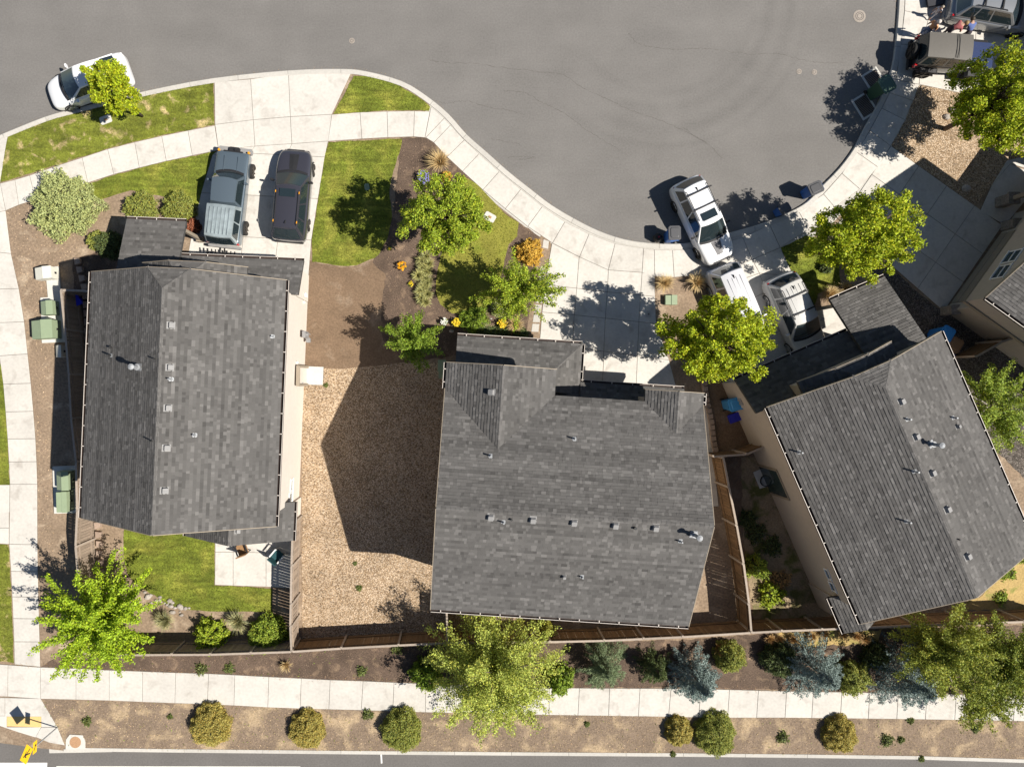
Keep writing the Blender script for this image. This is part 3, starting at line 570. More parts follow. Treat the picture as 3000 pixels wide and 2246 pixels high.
class House:
    def __init__(s, name, O, ang, label, zb=0.1):
        s.O = Vector((O[0], O[1])); a = R(ang); s.U = Vector((math.cos(a), math.sin(a))); s.V = Vector((-math.sin(a), math.cos(a)))
        s.root = thing(name, (O[0], O[1], zb), label, 'house'); s.sh = MB(); s.cands = []; s.planes = {}; s.decks = MB(); s.walls = []
        s.roof = None
    def L(s, u, v, z): p = s.O + s.U * u + s.V * v; return Vector((p.x, p.y, z))
    def P(s, *pts): return [s.L(*p) for p in pts]
    def plane(s, key, *pts, shift=0.0):
        poly = s.P(*pts); n = pnormal(poly); s.planes[key] = (poly[0], n)
        c = sum((poly[i] - poly[0]).cross(poly[i - 1] - poly[0]).z for i in range(len(poly)))
        if c > 0: poly.reverse()
        s.decks.hull([p - Vector((0, 0, 0.17)) for p in poly], [p - Vector((0, 0, 0.003)) for p in poly])
        up = (Vector((0, 0, 1)) - n * n.z).normalized(); al = up.cross(n); p0 = poly[0]
        q = [((p - p0).dot(al), (p - p0).dot(up)) for p in poly]
        b0 = min(b for a, b in q); b1 = max(b for a, b in q); a0 = min(a for a, b in q); a1 = max(a for a, b in q); e = 0.143
        r = 0
        for j in range(int((b1 - b0) / e) + 1):
            rowt = rnd.choice((-.22, 0, 0, .2)); lo = b0 + j * e; hi = min(lo + e, b1); a = a0 - rnd.random() * 0.3; prev = 0.5
            while a < a1:
                wd = rnd.choice(TABW); x1 = a + wd
                tn = rnd.choice(TONES) if rnd.random() < 0.62 else rnd.choice((0.4, 0.5)); tn += rowt; th = rnd.choice((0.018, 0.028))
                c = cliprect(q, a + 0.001, x1 - 0.001, lo, hi)
                if c and abs(sum(c[i][0] * c[(i + 1) % len(c)][1] - c[(i + 1) % len(c)][0] * c[i][1] for i in range(len(c)))) > 0.004:
                    full = len(c) == 4 and all(min(abs(x - a), abs(x - x1)) < 0.002 and min(abs(y - lo), abs(y - hi)) < 0.002 for x, y in c) and hi - lo > e - 1e-4
                    if full:
                        mid = p0 + al * ((a + x1) / 2) + up * lo; s.cands.append((mid.z, mid, al, up, n, wd, tn, th))
                    else: s._tab(c, p0, al, up, n, lo, e, tn, th)
                a = x1
    def _tab(s, c, p0, al, up, n, lo, e, tn, th):
        ar = sum(c[i][0] * c[(i + 1) % len(c)][1] - c[(i + 1) % len(c)][0] * c[i][1] for i in range(len(c)))
        if ar < 0: c = c[::-1]
        k = len(c); base = [p0 + al * x + up * y for x, y in c]; top = [b + n * (th - (th - 0.004) * (y - lo) / e) for b, (x, y) in zip(base, c)]
        s.sh.add(base + top, [tuple(range(k, 2 * k))] + [(i, (i + 1) % k, k + (i + 1) % k, k + i) for i in range(k)], tn)
    def cap(s, p, q, d1, d2, wd=0.13, lift=0.012):
        """folded cap shingles along a ridge or hip; d1,d2 point down the two slopes"""
        p, q = Vector(p), Vector(q); n = max(1, int((q - p).length / 0.2)); 
        for i in range(n):
            a = p.lerp(q, i / n); b = p.lerp(q, (i + 1) / n); z0 = Vector((0, 0, lift)); z1 = Vector((0, 0, lift + 0.014))
            s.sh.add([a + d1 * wd + z0, a + z1, a + d2 * wd + z0, b + d1 * wd + z0 * .6, b + z1 * .6, b + d2 * wd + z0 * .6], [(0, 1, 4, 3), (1, 2, 5, 4), (0, 1, 2)], rnd.choice((0.3, 0.55, 0.75, 0.95)))
    def wall(s, fp, z0, z1, m, ridge=None, name='wall'):
        """footprint prism; ridge=(u0,v0,u1,v1,z) adds the gable"""
        mb = MB(); pts = [s.L(u, v, 0) for u, v in fp]; mb.prism(pts, z0, z1)
        if ridge: 
            lo = s.P(*ridge[0]); hi = s.P(*ridge[1]); mb.hull(lo, hi)
        return mb.build(name, m, s.root, world=True)
    def gutter(s, p, q, out, n=None):
        """eave trough with a pale lip and hangers"""
        p, q = Vector(p), Vector(q); o = Vector(out).normalized(); z = Vector((0, 0, 1)); mb = MB()
        t = p + o * 0.012 - z * 0.02; r = q + o * 0.012 - z * 0.02
        mb.bar(t + o * 0.055 - z * 0.10, r + o * 0.055 - z * 0.10, 0.11, 0.012); mb.bar(t - z * 0.05, r - z * 0.05, 0.012, 0.11); mb.bar(t + o * 0.11 - z * 0.05, r + o * 0.11 - z * 0.05, 0.012, 0.11)
        for e, d in ((t, 1), (r, -1)):
            dd = (r - t).normalized() * d; mb.bar(e + dd * 0.006 - z * 0.05, e + dd * 0.006 + o * 0.11 - z * 0.05, 0.012, 0.11)
        g_ = mb.build('gutter', M['gutter'], s.root, world=True)
        lp = MB(); lp.bar(t + o * 0.112 + z * 0.012, r + o * 0.112 + z * 0.012, 0.022, 0.012); k = max(2, int((q - p).length / 0.85))
        for i in range(k): c = t.lerp(r, (i + .5) / k); lp.bar(c + z * 0.012, c + o * 0.12 + z * 0.012, 0.035, 0.012)
        lp.build('gutter_hanger', M['gutlip'], g_, world=True)
    def finish(s):
        s.roof = s.decks.build('roof', M['deck'], s.root, world=True)
        s.cands.sort(key=lambda c: -c[0]); o = wloc(s.roof)
        for z, mid, al, up, n, wd, tn, th in s.cands[:300]:
            ob = link('shingle', tabmesh(wd, tn, th), s.roof); ob.matrix_local = Matrix(((al.x, up.x, n.x, mid.x - o.x), (al.y, up.y, n.y, mid.y - o.y), (al.z, up.z, n.z, mid.z - o.z), (0, 0, 0, 1)))
        e = 0.143
        for z, mid, al, up, n, wd, tn, th in s.cands[300:]:
            s._tab([(-wd / 2 + .001, 0), (wd / 2 - .001, 0), (wd / 2 - .001, e), (-wd / 2 + .001, e)], mid, al, up, n, 0, e, tn, th)
        r = s.sh.build('shingle_field', M['shingle'], s.roof, world=True); r['kind'] = 'stuff'
    def frame(s, key, px, py):
        p0, n = s.planes[key]; c = ray(px, py, p0, n); up = (Vector((0, 0, 1)) - n * n.z).normalized(); al = up.cross(n)
        return c, Matrix(((al.x, up.x, n.x), (al.y, up.y, n.y), (al.z, up.z, n.z))).to_4x4()
    def boxvent(s, key, px, py, sz=0.25):
        c, mt = s.frame(key, px, py); mb = MB(); t = Matrix.Translation(c) @ mt
        mb.box((0, 0.0, 0.012), (sz * 1.2, sz * 1.35, 0.016), t); mb.box((0, -0.02, 0.09), (sz, sz, 0.15), t, taper=0.86, bev=0.02)
        mb.build('roof_vent', M['vent'], s.root, world=True)
    def pipe(s, key, px, py, r=0.035, h=0.35, m='pipe', flash=True):
        c, mt = s.frame(key, px, py); mb = MB(); t = Matrix.Translation(c) @ mt
        mb.cyl(c - Vector((0, 0, 0.05)), r, h, 12); mb.cyl(c + Vector((0, 0, h - 0.05)), r * 0.8, 0.002, 12)
        p = mb.build('vent_pipe', M[m], s.root, world=True)
        if flash: MB().box((0, 0.02, 0.014), (0.17, 0.2, 0.02), t, bev=0.03).cyl(c, r * 1.9, 0.07, 12, r * 1.2).build('flashing', M['galv'], p, world=True)
    def flue(s, key, px, py, h=0.75):
        c, mt = s.frame(key, px, py); mb = MB(); mb.cyl(c - Vector((0, 0, .05)), 0.075, h, 16); mb.cyl(c + Vector((0, 0, h * .25)), 0.13, 0.03, 16); mb.cyl(c + Vector((0, 0, h - .08)), 0.125, 0.05, 16); mb.cyl(c + Vector((0, 0, h - .03)), 0.125, 0.05, 16, 0.03)
        mb.box((0, 0, 0.014), (0.3, 0.34, 0.02), Matrix.Translation(c) @ mt); mb.build('flue', M['galv'], s.root, world=True)
    def window(s, pts, p0, n, cols=1, rows=1, m='white', depth=0.05):
        """pts: two opposite photo corners seen on the wall plane"""
        a = ray(*pts[0], p0, n); b = ray(*pts[1], p0, n); t = Vector((-n.y, n.x, 0)); 
        if (b - a).dot(t) < 0: t = -t
        wd = (b - a).dot(t); z0, z1 = min(a.z, b.z), max(a.z, b.z); o = a.copy(); o.z = 0
        mb = MB(); P_ = lambda x, z, d=0.0: o + t * x + n * d + Vector((0, 0, z)); f = 0.055
        mb.bar(P_(-f, z0, depth / 2), P_(wd + f, z0, depth / 2), 0.05 + depth, 0.06); mb.bar(P_(-f, z1, depth / 2), P_(wd + f, z1, depth / 2), depth, 0.06)
        for k in range(cols + 1): x = wd * k / cols; mb.bar(P_(x, z0, depth / 2), P_(x, z1, depth / 2), 0.06, depth)
        for k in range(1, rows): z = z0 + (z1 - z0) * k / rows; mb.bar(P_(0, z, depth / 2), P_(wd, z, depth / 2), depth * .8, 0.05)
        w_ = mb.build('window', M[m], s.root, world=True)
        for i in range(cols):
            for j in range(rows):
                x0, x1 = wd * i / cols, wd * (i + 1) / cols; a0 = z0 + (z1 - z0) * j / rows; a1 = z0 + (z1 - z0) * (j + 1) / rows
                MB().hull([P_(x0, a0, .004), P_(x1, a0, .004), P_(x1, a1, .004), P_(x0, a1, .004)], [P_(x0, a0, .02), P_(x1, a0, .02), P_(x1, a1, .02), P_(x0, a1, .02)]).build('pane', M['glass'], w_, world=True)
        return w_
UP = Vector((0, 0, 1))
def dn(h, du, dv, pitch):
    v = h.U * du + h.V * dv; return Vector((v.x, v.y, -pitch * math.hypot(du, dv))).normalized()
def two_storey(h, W, Ln, ze, zr, mirror=False, wallm='wall', rear=(3.5, 8.78)):
    """the two narrow houses: clipped gables, street-side bump, garage shed roof, porch, rear one-storey wing"""
    m = (lambda u: W - u) if mirror else (lambda u: u); k = (zr - ze) / (W / 2); c = W / 2; jb = 0.88; jz = zr - 0.53
    fl = lambda pts: [(m(u), v, z) for u, v, z in pts]
    h.plane('west' if not mirror else 'east', *fl([(0, 0, ze), (0, -Ln, ze), (c, -Ln, zr), (c, -.9, zr), (c - jb, 0, zr - k * jb)]))
    h.plane('east' if not mirror else 'west', *fl([(W, 0, ze), (c + jb, 0, zr - k * jb), (c, -.9, zr), (c, -Ln, zr), (W, -Ln, ze)]))
    h.plane('clip', *fl([(c - jb, 0, zr - k * jb), (c, -.9, zr), (c + jb, 0, zr - k * jb)]))
    s_ = -1 if mirror else 1
    dW, dE = dn(h, -1 * s_, 0, k), dn(h, 1 * s_, 0, k); dN = dn(h, 0, 1, k)
    h.cap(h.L(c, -Ln, zr), h.L(c, -.9, zr), dW, dE)
    for sg in (-1, 1): h.cap(h.L(m(c + sg * jb), 0, zr - k * jb), h.L(c, -.9, zr), (dW if sg < 0 else dE) * .8 + dN * -.0, dN, 0.12)
    # bump towards the street
    bc, bw, bz = m(4.6), 2.33, ze; br = bz + bw * k
    h.plane('bumpw', (bc - bw, .5, bz), (bc - bw, -.5, bz), (bc, -.5, br), (bc, -.3, br), (bc - .8, .5, br - .8 * k))
    h.plane('bumpe', (bc + bw, .5, bz), (bc + .8, .5, br - .8 * k), (bc, -.3, br), (bc, -.5, br), (bc + bw, -.5, bz))
    h.plane('bumpn', (bc - .8, .5, br - .8 * k), (bc, -.3, br), (bc + .8, .5, br - .8 * k))
    for sg in (-1, 1): h.cap(h.L(bc + sg * .8, .5, br - .8 * k), h.L(bc, -.3, br), dn(h, sg, 0, k), dN, 0.11)
    # garage shed roof, porch roof, rear wing
    ga, gb = sorted((m(2.7), m(8.72))); h.plane('garage', (ga, 1.42, 2.8), (gb, 1.42, 2.8), (gb, -.36, 3.62), (ga, -.36, 3.62))
    pa, pb = sorted((m(-.1), m(2.82))); h.plane('porch', (pa, 3.12, 2.7), (pb, 3.12, 2.7), (pb, -.36, 3.76), (pa, -.36, 3.76))
    ra, rb = sorted((m(rear[0]), m(rear[1]))); rc = (ra + rb) / 2; rz = 2.8 + (rb - ra) / 2 * .6
    h.plane('rearw', (ra, -Ln + .55, 2.8), (ra, -Ln - 1.35, 2.8), (rc, -Ln - 1.35, rz), (rc, -Ln + .55, rz)); h.plane('reare', (rb, -Ln + .55, 2.8), (rc, -Ln + .55, rz), (rc, -Ln - 1.35, rz), (rb, -Ln - 1.35, 2.8))
    h.cap(h.L(rc, -Ln - 1.35, rz), h.L(rc, -Ln + .3, rz), dn(h, -1, 0, .6), dn(h, 1, 0, .6))
    # walls
    wm = M[wallm]; i = .32
    wu, we = i, W - i; kk = lambda u: ze + k * u - .17
    g0 = [(wu, -i, ze - .3), (we, -i, ze - .3), (we, -i, kk(i)), (c + jb, -i, zr - k * jb - .2), (c - jb, -i, zr - k * jb - .2), (wu, -i, kk(i))]
    g1 = [(u, -Ln + i, z) for u, v, z in g0]
    h.wall([(wu, -i), (we, -i), (we, -Ln + i), (wu, -Ln + i)], .05, ze - .14, wm, (g0, g1))
    h.wall([(bc - bw + .3, .2), (bc + bw - .3, .2), (bc + bw - .3, -i + .02), (bc - bw + .3, -i + .02)], 3.0, bz - .1, wm, ([(bc - bw + .3, .2, bz - .3), (bc + bw - .3, .2, bz - .3), (bc, .2, br - .4)], [(bc - bw + .3, -.3, bz - .3), (bc + bw - .3, -.3, bz - .3), (bc, -.3, br - .4)]), 'bump_wall')
    h.wall([(ga + .3, 1.1), (gb - .33, 1.1), (gb - .33, -i + .02), (ga + .3, -i + .02)], .05, 2.62, wm, ([(ga + .3, 1.1, 2.5), (gb - .33, 1.1, 2.5), (gb - .33, 1.1, 2.72), (ga + .3, 1.1, 2.72)], [(ga + .3, -.31, 2.5), (gb - .33, -.31, 2.5), (gb - .33, -.31, 3.4), (ga + .3, -.31, 3.4)]), 'garage_wall')
    h.wall([(ra + .3, -Ln + i), (rb - .3, -Ln + i), (rb - .3, -Ln - 1.05), (ra + .3, -Ln - 1.05)], .05, 2.66, wm, ([(ra + .3, -Ln - 1.05, 2.5), (rb - .3, -Ln - 1.05, 2.5), (rc, -Ln - 1.05, rz - .4)], [(ra + .3, -Ln + .3, 2.5), (rb - .3, -Ln + .3, 2.5), (rc, -Ln + .3, rz - .4)]), 'rear_wing_wall')
    # garage door, porch post
    gd = MB(); gm = (ga + gb) / 2
    for j in range(4):
        for q in range(4): a = gm - 2.4 + q * 1.2; gd.hull(h.P((a + .03, 1.1, .12 + j * .55), (a + 1.17, 1.1, .12 + j * .55), (a + 1.17, 1.1, .62 + j * .55), (a + .03, 1.1, .62 + j * .55)), h.P((a + .05, 1.14, .15 + j * .55), (a + 1.15, 1.14, .15 + j * .55), (a + 1.15, 1.14, .6 + j * .55), (a + .05, 1.14, .6 + j * .55)))
    gd.build('garage_door', M['white'], h.root, world=True)
    for pu in (m(2.6), m(.1)):
        b_ = h.L(pu, 2.75, 0); MB().box((b_.x, b_.y, 1.35), (.16, .16, 2.5)).box((b_.x, b_.y, .25), (.32, .32, .4), bev=.03).build('porch_post', M['trim'], h.root, world=True)
    # gutters
    w2, e2 = -h.U, h.U
    for (u, d) in ((0, -h.U), (W, h.U)): h.gutter(h.L(u, 0, ze), h.L(u, -Ln, ze), (d.x, d.y, 0))
    N_ = (h.V.x, h.V.y, 0)
    h.gutter(h.L(ga, 1.42, 2.8), h.L(gb, 1.42, 2.8), N_); h.gutter(h.L(pa, 3.12, 2.7), h.L(pb, 3.12, 2.7), N_)
    h.gutter(h.L(ra, -Ln + .55, 2.8), h.L(ra, -Ln - 1.35, 2.8), (-h.U.x, -h.U.y, 0)); h.gutter(h.L(rb, -Ln + .55, 2.8), h.L(rb, -Ln - 1.35, 2.8), (h.U.x, h.U.y, 0))
    for (a, b) in (((0, 0, ze), (c - jb, 0, zr - k * jb)), ((c - jb, 0, zr - k * jb), (c + jb, 0, zr - k * jb)), ((c + jb, 0, zr - k * jb), (W, 0, ze)), ((0, -Ln, ze), (c, -Ln, zr)), ((c, -Ln, zr), (W, -Ln, ze)), ((bc - bw, .5, bz), (bc - .8, .5, br - .8 * k)), ((bc - .8, .5, br - .8 * k), (bc + .8, .5, br - .8 * k)), ((bc + .8, .5, br - .8 * k), (bc + bw, .5, bz))):
        sg = 1 if a[1] >= 0 else -1; f = h.V * (.018 * sg); ff = Vector((f.x, f.y, -.085)); MB().bar(h.L(*a) + ff, h.L(*b) + ff, 0.03, 0.19).build('fascia', M['trim'], h.root, world=True)

# ---- left house
h1 = House('house', (-16.49, 4.93), -2.45, 'left house with a long grey gable roof and pale side wall facing the gravel yard')
two_storey(h1, 8.69, 10.98, 5.8, 8.42)
for x, y in [(1105, 448), (1098, 720), (1085, 982), (1075, 1240), (1062, 1515)]: h1.boxvent('east', *tp(4, x, y))
h1.pipe('east', *tp(4, 1765, 520), h=.25, m='galv'); h1.pipe('east', *tp(4, 1110, 796), r=.03, h=.4, m='galv'); h1.pipe('east', *tp(4, 1262, 1157), h=.3, m='galv')
h1.flue('west', *tp(4, 900, 718)); h1.pipe('west', *tp(4, 722, 643), r=.04, h=.4); h1.pipe('west', *tp(4, 722, 592), r=.05, h=.22, flash=False); h1.pipe('west', *tp(4, 1005, 666), r=.03, h=.3, flash=False); h1.pipe('west', *tp(4, 985, 1195), r=.03, h=.35, flash=False)
h1.boxvent('reare', *tp(7, 1535, 130), sz=.2)
EW = h1.L(8.69 - .32, -5, 0); EN = Vector((h1.U.x, h1.U.y, 0))
h1.window([tp(4, 1892, 1440), tp(4, 1876, 1518)], EW, EN, 1, 1); h1.window([tp(4, 1888, 1524), tp(4, 1868, 1590)], EW, EN, 1, 1)
d0 = at(899, 1075, .12); d1 = at(898, 1127, .12); dr = MB(); o_ = Vector((EN.x, EN.y, 0))
for (a, b, z0, z1, dd) in ((d0, d1, .14, 2.2, .02),): dr.hull([a + UP * (z0 - .12) , b + UP * (z0 - .12), b + UP * (z1 - .12), a + UP * (z1 - .12)], [p + o_ * dd for p in (a + UP * (z0 - .12), b + UP * (z0 - .12), b + UP * (z1 - .12), a + UP * (z1 - .12))])
dob = dr.build('side_door', M['wall'], h1.root, world=True)
df = MB(); df.bar(d0 + o_ * .04, d0 + o_ * .04 + UP * 2.15, .12, .14); df.bar(d1 + o_ * .04, d1 + o_ * .04 + UP * 2.15, .12, .14); df.bar(d0 + o_ * .06 + UP * 2.15, d1 + o_ * .06 + UP * 2.15, .18, .1); df.build('door_frame', M['trim'], dob, world=True)
MB().cyl(d1.lerp(d0, .12) + o_ * .03 + UP * 1.0, .03, .08, 8).build('door_handle', M['galv'], dob, world=True)
paving('landing', [[(899, 1072), (948, 1074), (946, 1128), (898, 1127)]], z=.16, m='pad')
mt = at(903, 985, .1); mm = MB().box((mt.x + .12, mt.y, 1.25), (.16, .34, .8), bev=.02).cyl((mt.x + .2, mt.y, 1.45), .09, .12, 14, axis='x').bar((mt.x + .1, mt.y + .1, .1), (mt.x + .1, mt.y + .1, 1.0), .05).bar((mt.x + .1, mt.y - .25, .1), (mt.x + .1, mt.y - .25, .75), .05).box((mt.x + .16, mt.y - .25, .75), (.2, .25, .22), bev=.03)
mm.build('utility_meter', M['vent'], h1.root, world=True)
ac = at(906, 871, .1); MB().box((ac.x + .02, ac.y, .9), (.1, .22, .34), bev=.02).build('junction_box', M['white'], h1.root, world=True)
for q in ((1915, 690), (1960, 300)): c = ray(*tp(4, *q), EW, EN); MB().box((c.x + .06, c.y, c.z), (.1, .12, .1)).build('wall_lamp', M['white'], h1.root, world=True)
h1.finish()
# ---- right house
h3 = House('house', (14.06, -1.143), math.degrees(math.atan2(.3985, .9172)), 'turned two-storey house with a grey gable roof beside the dark shaded garage roof')
two_storey(h3, 8.68, 10.80, 5.0, 6.71, mirror=True, wallm='wallg', rear=(7.0, 8.74))
for x, y in [(1408, 945), (1503, 1172), (1607, 1406), (1705, 1640)]: h3.boxvent('east', *tp(6, x, y))
h3.boxvent('east', *tp(9, 1835, 297)); h3.flue('east', *tp(6, 1605, 1215)); h3.boxvent('east', *tp(6, 1772, 1105), sz=.16)
for x, y in [(1748, 1045), (1450, 1055)]: h3.pipe('east', *tp(6, x, y), r=.04, h=.35, m='galv')
for x, y in [(752, 1268), (1495, 1392)]: h3.pipe('west', *tp(6, x, y), r=.04, h=.4, m='galv')
h3.pipe('west', *tp(9, 1445, 68), r=.04, h=.4, m='galv'); h3.pipe('east', *tp(9, 1783, 183), r=.03, h=.2, flash=False)
WW = h3.L(.32, -5, 0); WN = Vector((-h3.U.x, -h3.U.y, 0))
h3.window([tp(9, 920, 372), tp(9, 968, 448)], WW, WN); h3.window([tp(9, 950, 455), tp(9, 998, 525)], WW, WN)
dd = MB(); pd = ray(2262, 1378, WW, WN); t3 = Vector((h3.V.x, h3.V.y, 0))
for k_, mm_ in ((0, 'trim'),):
    a = Vector((pd.x, pd.y, .12)) - t3 * 1.5; b = a + t3 * 1.6
    dd.bar(a, a + UP * 2.1, .1, .12); dd.bar(b, b + UP * 2.1, .1, .12); dd.bar(a + UP * 2.1, b + UP * 2.1, .12, .1)
sd3 = dd.build('patio_door', M['trim'], h3.root, world=True)
MB().hull([a + WN * .01, b + WN * .01, b + UP * 2.05 + WN * .01, a + UP * 2.05 + WN * .01], [a + WN * .03, b + WN * .03, b + UP * 2.05 + WN * .03, a + UP * 2.05 + WN * .03]).build('pane', M['glass'], sd3, world=True)
for q in ((2158 + 25, 1170), (2180, 1180)):
    c = ray(q[0] + 0, q[1], WW, WN); MB().box((c.x, c.y, 1.5), (.18, .22, .5), Matrix.Identity(4)).build('utility_meter', M['vent'], h3.root, world=True)
paving('door_pad', [[(2206, 1383), (2252, 1362), (2288, 1412), (2226, 1432)]], m='pad')
h3.finish()
# ---- middle house
h2 = House('house', (-1.025, -5.227), -3.74, 'wide middle house with a grey ridge roof and two gables above its garage')
UU, HV, E2, Z2 = 11.62, 4.97, 5.6, 7.8; k2 = (Z2 - E2) / HV; g1, g2 = 2.465, 10.31; z1_, z2_ = E2 + 2.465 * k2, E2 + 1.31 * k2
zv = lambda v: Z2 - k2 * v
h2.plane('front', (0, 0, Z2), (UU, 0, Z2), (UU, HV, E2), (g2, HV - 1.31, z2_), (9.0, HV, E2), (4.93, HV, E2), (g1, HV - 2.465, z1_), (0, HV, E2))
h2.plane('back', (0, 0, Z2), (0, -HV, E2), (UU, -HV, E2), (UU, 0, Z2))
h2.plane('gw', (0, 6.14, E2), (0, HV, E2), (g1, HV - 2.465, z1_), (g1, 6.14, z1_)); h2.plane('ge', (4.93, 6.14, E2), (g1, 6.14, z1_), (g1, HV - 2.465, z1_), (4.93, HV, E2))
h2.plane('sw', (9.0, 5.5, E2), (9.0, HV, E2), (g2, HV - 1.31, z2_), (g2, 5.5, z2_)); h2.plane('se', (UU, 5.5, E2), (g2, 5.5, z2_), (g2, HV - 1.31, z2_), (UU, HV, E2))
gk = .4427; zz = lambda d: 2.9 + gk * d
h2.plane('gar', (.37, 7.55, 2.9), (6.5, 7.55, 2.9), (4.62, 5.67, zz(1.88)), (.37, 5.67, zz(1.88)))
h2.plane('garr', (6.5, 7.55, 2.9), (6.5, 5.1, 2.9), (4.62, 5.1, zz(1.88)), (4.62, 5.67, zz(1.88)))
h2.plane('shed', (6.52, 5.68, 2.9), (UU, 5.68, 2.9), (UU, 4.5, 3.42), (6.52, 4.5, 3.42)); h2.plane('shed2', (4.62, 5.09, 3.1), (6.5, 5.09, 3.1), (6.5, 4.5, 3.36), (4.62, 4.5, 3.36))
dF, dB = dn(h2, 0, 1, k2), dn(h2, 0, -1, k2); h2.cap(h2.L(0, 0, Z2), h2.L(UU, 0, Z2), dF, dB, .15)
h2.cap(h2.L(g1, HV - 2.465, z1_), h2.L(g1, 6.14, z1_), dn(h2, -1, 0, k2), dn(h2, 1, 0, k2)); h2.cap(h2.L(g2, HV - 1.31, z2_), h2.L(g2, 5.5, z2_), dn(h2, -1, 0, k2), dn(h2, 1, 0, k2))
h2.cap(h2.L(6.5, 7.55, 2.9), h2.L(4.62, 5.67, zz(1.88)), dn(h2, 0, 1, gk), dn(h2, 1, 0, gk), .12)
i = .33
ga_ = [(u, v, z) for u, v, z in ((i, -HV + i, E2 - .3), (i, HV - i, E2 - .3), (i, HV - i, E2 + k2 * i - .18), (i, 0, Z2 - .22), (i, -HV + i, E2 + k2 * i - .18))]
h2.wall([(i, -HV + i), (UU - i, -HV + i), (UU - i, HV - i), (i, HV - i)], .05, E2 - .14, M['wallg'], (ga_, [(UU - i, v, z) for u, v, z in ga_]))
for a, b, c, v1, zr_ in ((0, 4.93, g1, 6.14, z1_), (9.0, UU, g2, 5.5, z2_)):
    h2.wall([(a + i, v1 - i), (b - i, v1 - i), (b - i, HV - i - .05), (a + i, HV - i - .05)], .05 if a == 0 else 2.9, E2 - .14, M['wallg'], ([(a + i, v1 - i, E2 - .2), (b - i, v1 - i, E2 - .2), (c, v1 - i, zr_ - .3)], [(a + i, HV - 1, E2 - .2), (b - i, HV - 1, E2 - .2), (c, HV - 1, zr_ - .3)]), 'gable_wall')
h2.wall([(.65, 7.2), (6.2, 7.2), (6.2, HV - i), (.65, HV - i)], .05, 2.72, M['wallg'], ([(.65, 7.2, 2.6), (6.2, 7.2, 2.6), (6.2, 7.2, 2.8), (.65, 7.2, 2.8)], [(.65, 5.8, 2.6), (4.6, 5.8, 2.6), (4.6, 5.8, 3.4), (.65, 5.8, 3.4)]), 'garage_wall')
for a, b in (((0, 0, Z2), (0, -HV, E2)), ((0, 0, Z2), (0, HV, E2)), ((UU, 0, Z2), (UU, -HV, E2)), ((UU, 0, Z2), (UU, HV, E2))):
    f = h2.U * (.018 if a[0] else -.018); ff = Vector((f.x, f.y, -.085)); MB().bar(h2.L(*a) + ff, h2.L(*b) + ff, .03, .19).build('fascia', M['trim'], h2.root, world=True)
for a, b in (((0, 6.14, E2), (g1, 6.14, z1_)), ((g1, 6.14, z1_), (4.93, 6.14, E2)), ((9, 5.5, E2), (g2, 5.5, z2_)), ((g2, 5.5, z2_), (UU, 5.5, E2))):
    f = h2.V * .018; ff = Vector((f.x, f.y, -.085)); MB().bar(h2.L(*a) + ff, h2.L(*b) + ff, .03, .19).build('fascia', M['trim'], h2.root, world=True)
N2 = (h2.V.x, h2.V.y, 0); S2 = (-h2.V.x, -h2.V.y, 0); W2 = (-h2.U.x, -h2.U.y, 0); X2 = (h2.U.x, h2.U.y, 0)
for a, b, d in (((0, -HV, E2), (UU, -HV, E2), S2), ((0, 6.14, E2), (0, HV, E2), W2), ((UU, 5.5, E2), (UU, HV, E2), X2), ((.37, 7.55, 2.9), (6.5, 7.55, 2.9), N2), ((6.5, 7.55, 2.9), (6.5, 5.75, 2.9), X2), ((6.55, 5.68, 2.9), (UU, 5.68, 2.9), N2)): h2.gutter(h2.L(*a), h2.L(*b), d)
for x, y in [(967, 35), (1240, 53), (1505, 70), (1773, 88), (2033, 104)]: h2.boxvent('back', *tp(8, x, y))
h2.boxvent('gw', *tp(5, 975, 880)); h2.pipe('front', *tp(5, 965, 1290), h=.4, m='galv'); h2.pipe('front', *tp(5, 1507, 1180), h=.4, m='galv')
h2.pipe('back', *tp(8, 1048, 72), h=.4, m='galv'); h2.pipe('back', *tp(8, 1100, 55), r=.05, h=.2, flash=False); h2.pipe('back', *tp(8, 1898, 110), r=.06, h=.2, flash=False); h2.boxvent('back', *tp(8, 1442, 418), sz=.15); h2.pipe('back', *tp(8, 1556, 425), h=.32, m='galv')
h2.flue('back', *tp(9, 70, 150), .8); h2.pipe('back', *tp(8, 2192, 195), h=.35, m='galv')
h2.finish()
# ---- house at the right edge, upper floor jettied over its garage
h4 = House('house', (25.73, 3.78), math.degrees(math.atan2(-.581, .813)), 'beige house with a jettied upper floor and four-pane window above its shaded driveway')
h4.plane('main', (-1.5, -.95, 5.2), (9, -.95, 5.2), (9, 3.2, 7.3), (-1.5, 3.2, 7.3)); h4.plane('far', (-1.5, 3.2, 7.3), (9, 3.2, 7.3), (9, 7.35, 5.2), (-1.5, 7.35, 5.2))
h4.cap(h4.L(-1.5, 3.2, 7.3), h4.L(9, 3.2, 7.3), dn(h4, 0, 1, .5), dn(h4, 0, -1, .5))
h4.wall([(0, 0), (8.5, -.02), (8.5, 6.4), (0, 6.4)], .05, 2.9, M['wallg']); 
h4.wall([(-.85, -.35), (8.5, -.35), (8.5, 6.8), (-.85, 6.8)], 2.75, 5.1, M['wallg'], ([(-.85, -.35, 5), (-.85, 6.8, 5), (-.85, 3.2, 7.0)], [(8.5, -.35, 5), (8.5, 6.8, 5), (8.5, 3.2, 7.0)]), 'upper_wall')
MB().hull(h4.P((-.9, -.38, 2.62), (8.5, -.38, 2.62), (8.5, -.38, 2.82), (-.9, -.38, 2.82)), h4.P((-.9, -.42, 2.62), (8.5, -.42, 2.62), (8.5, -.42, 2.82), (-.9, -.42, 2.82))).build('belt_trim', M['trim'], h4.root, world=True)
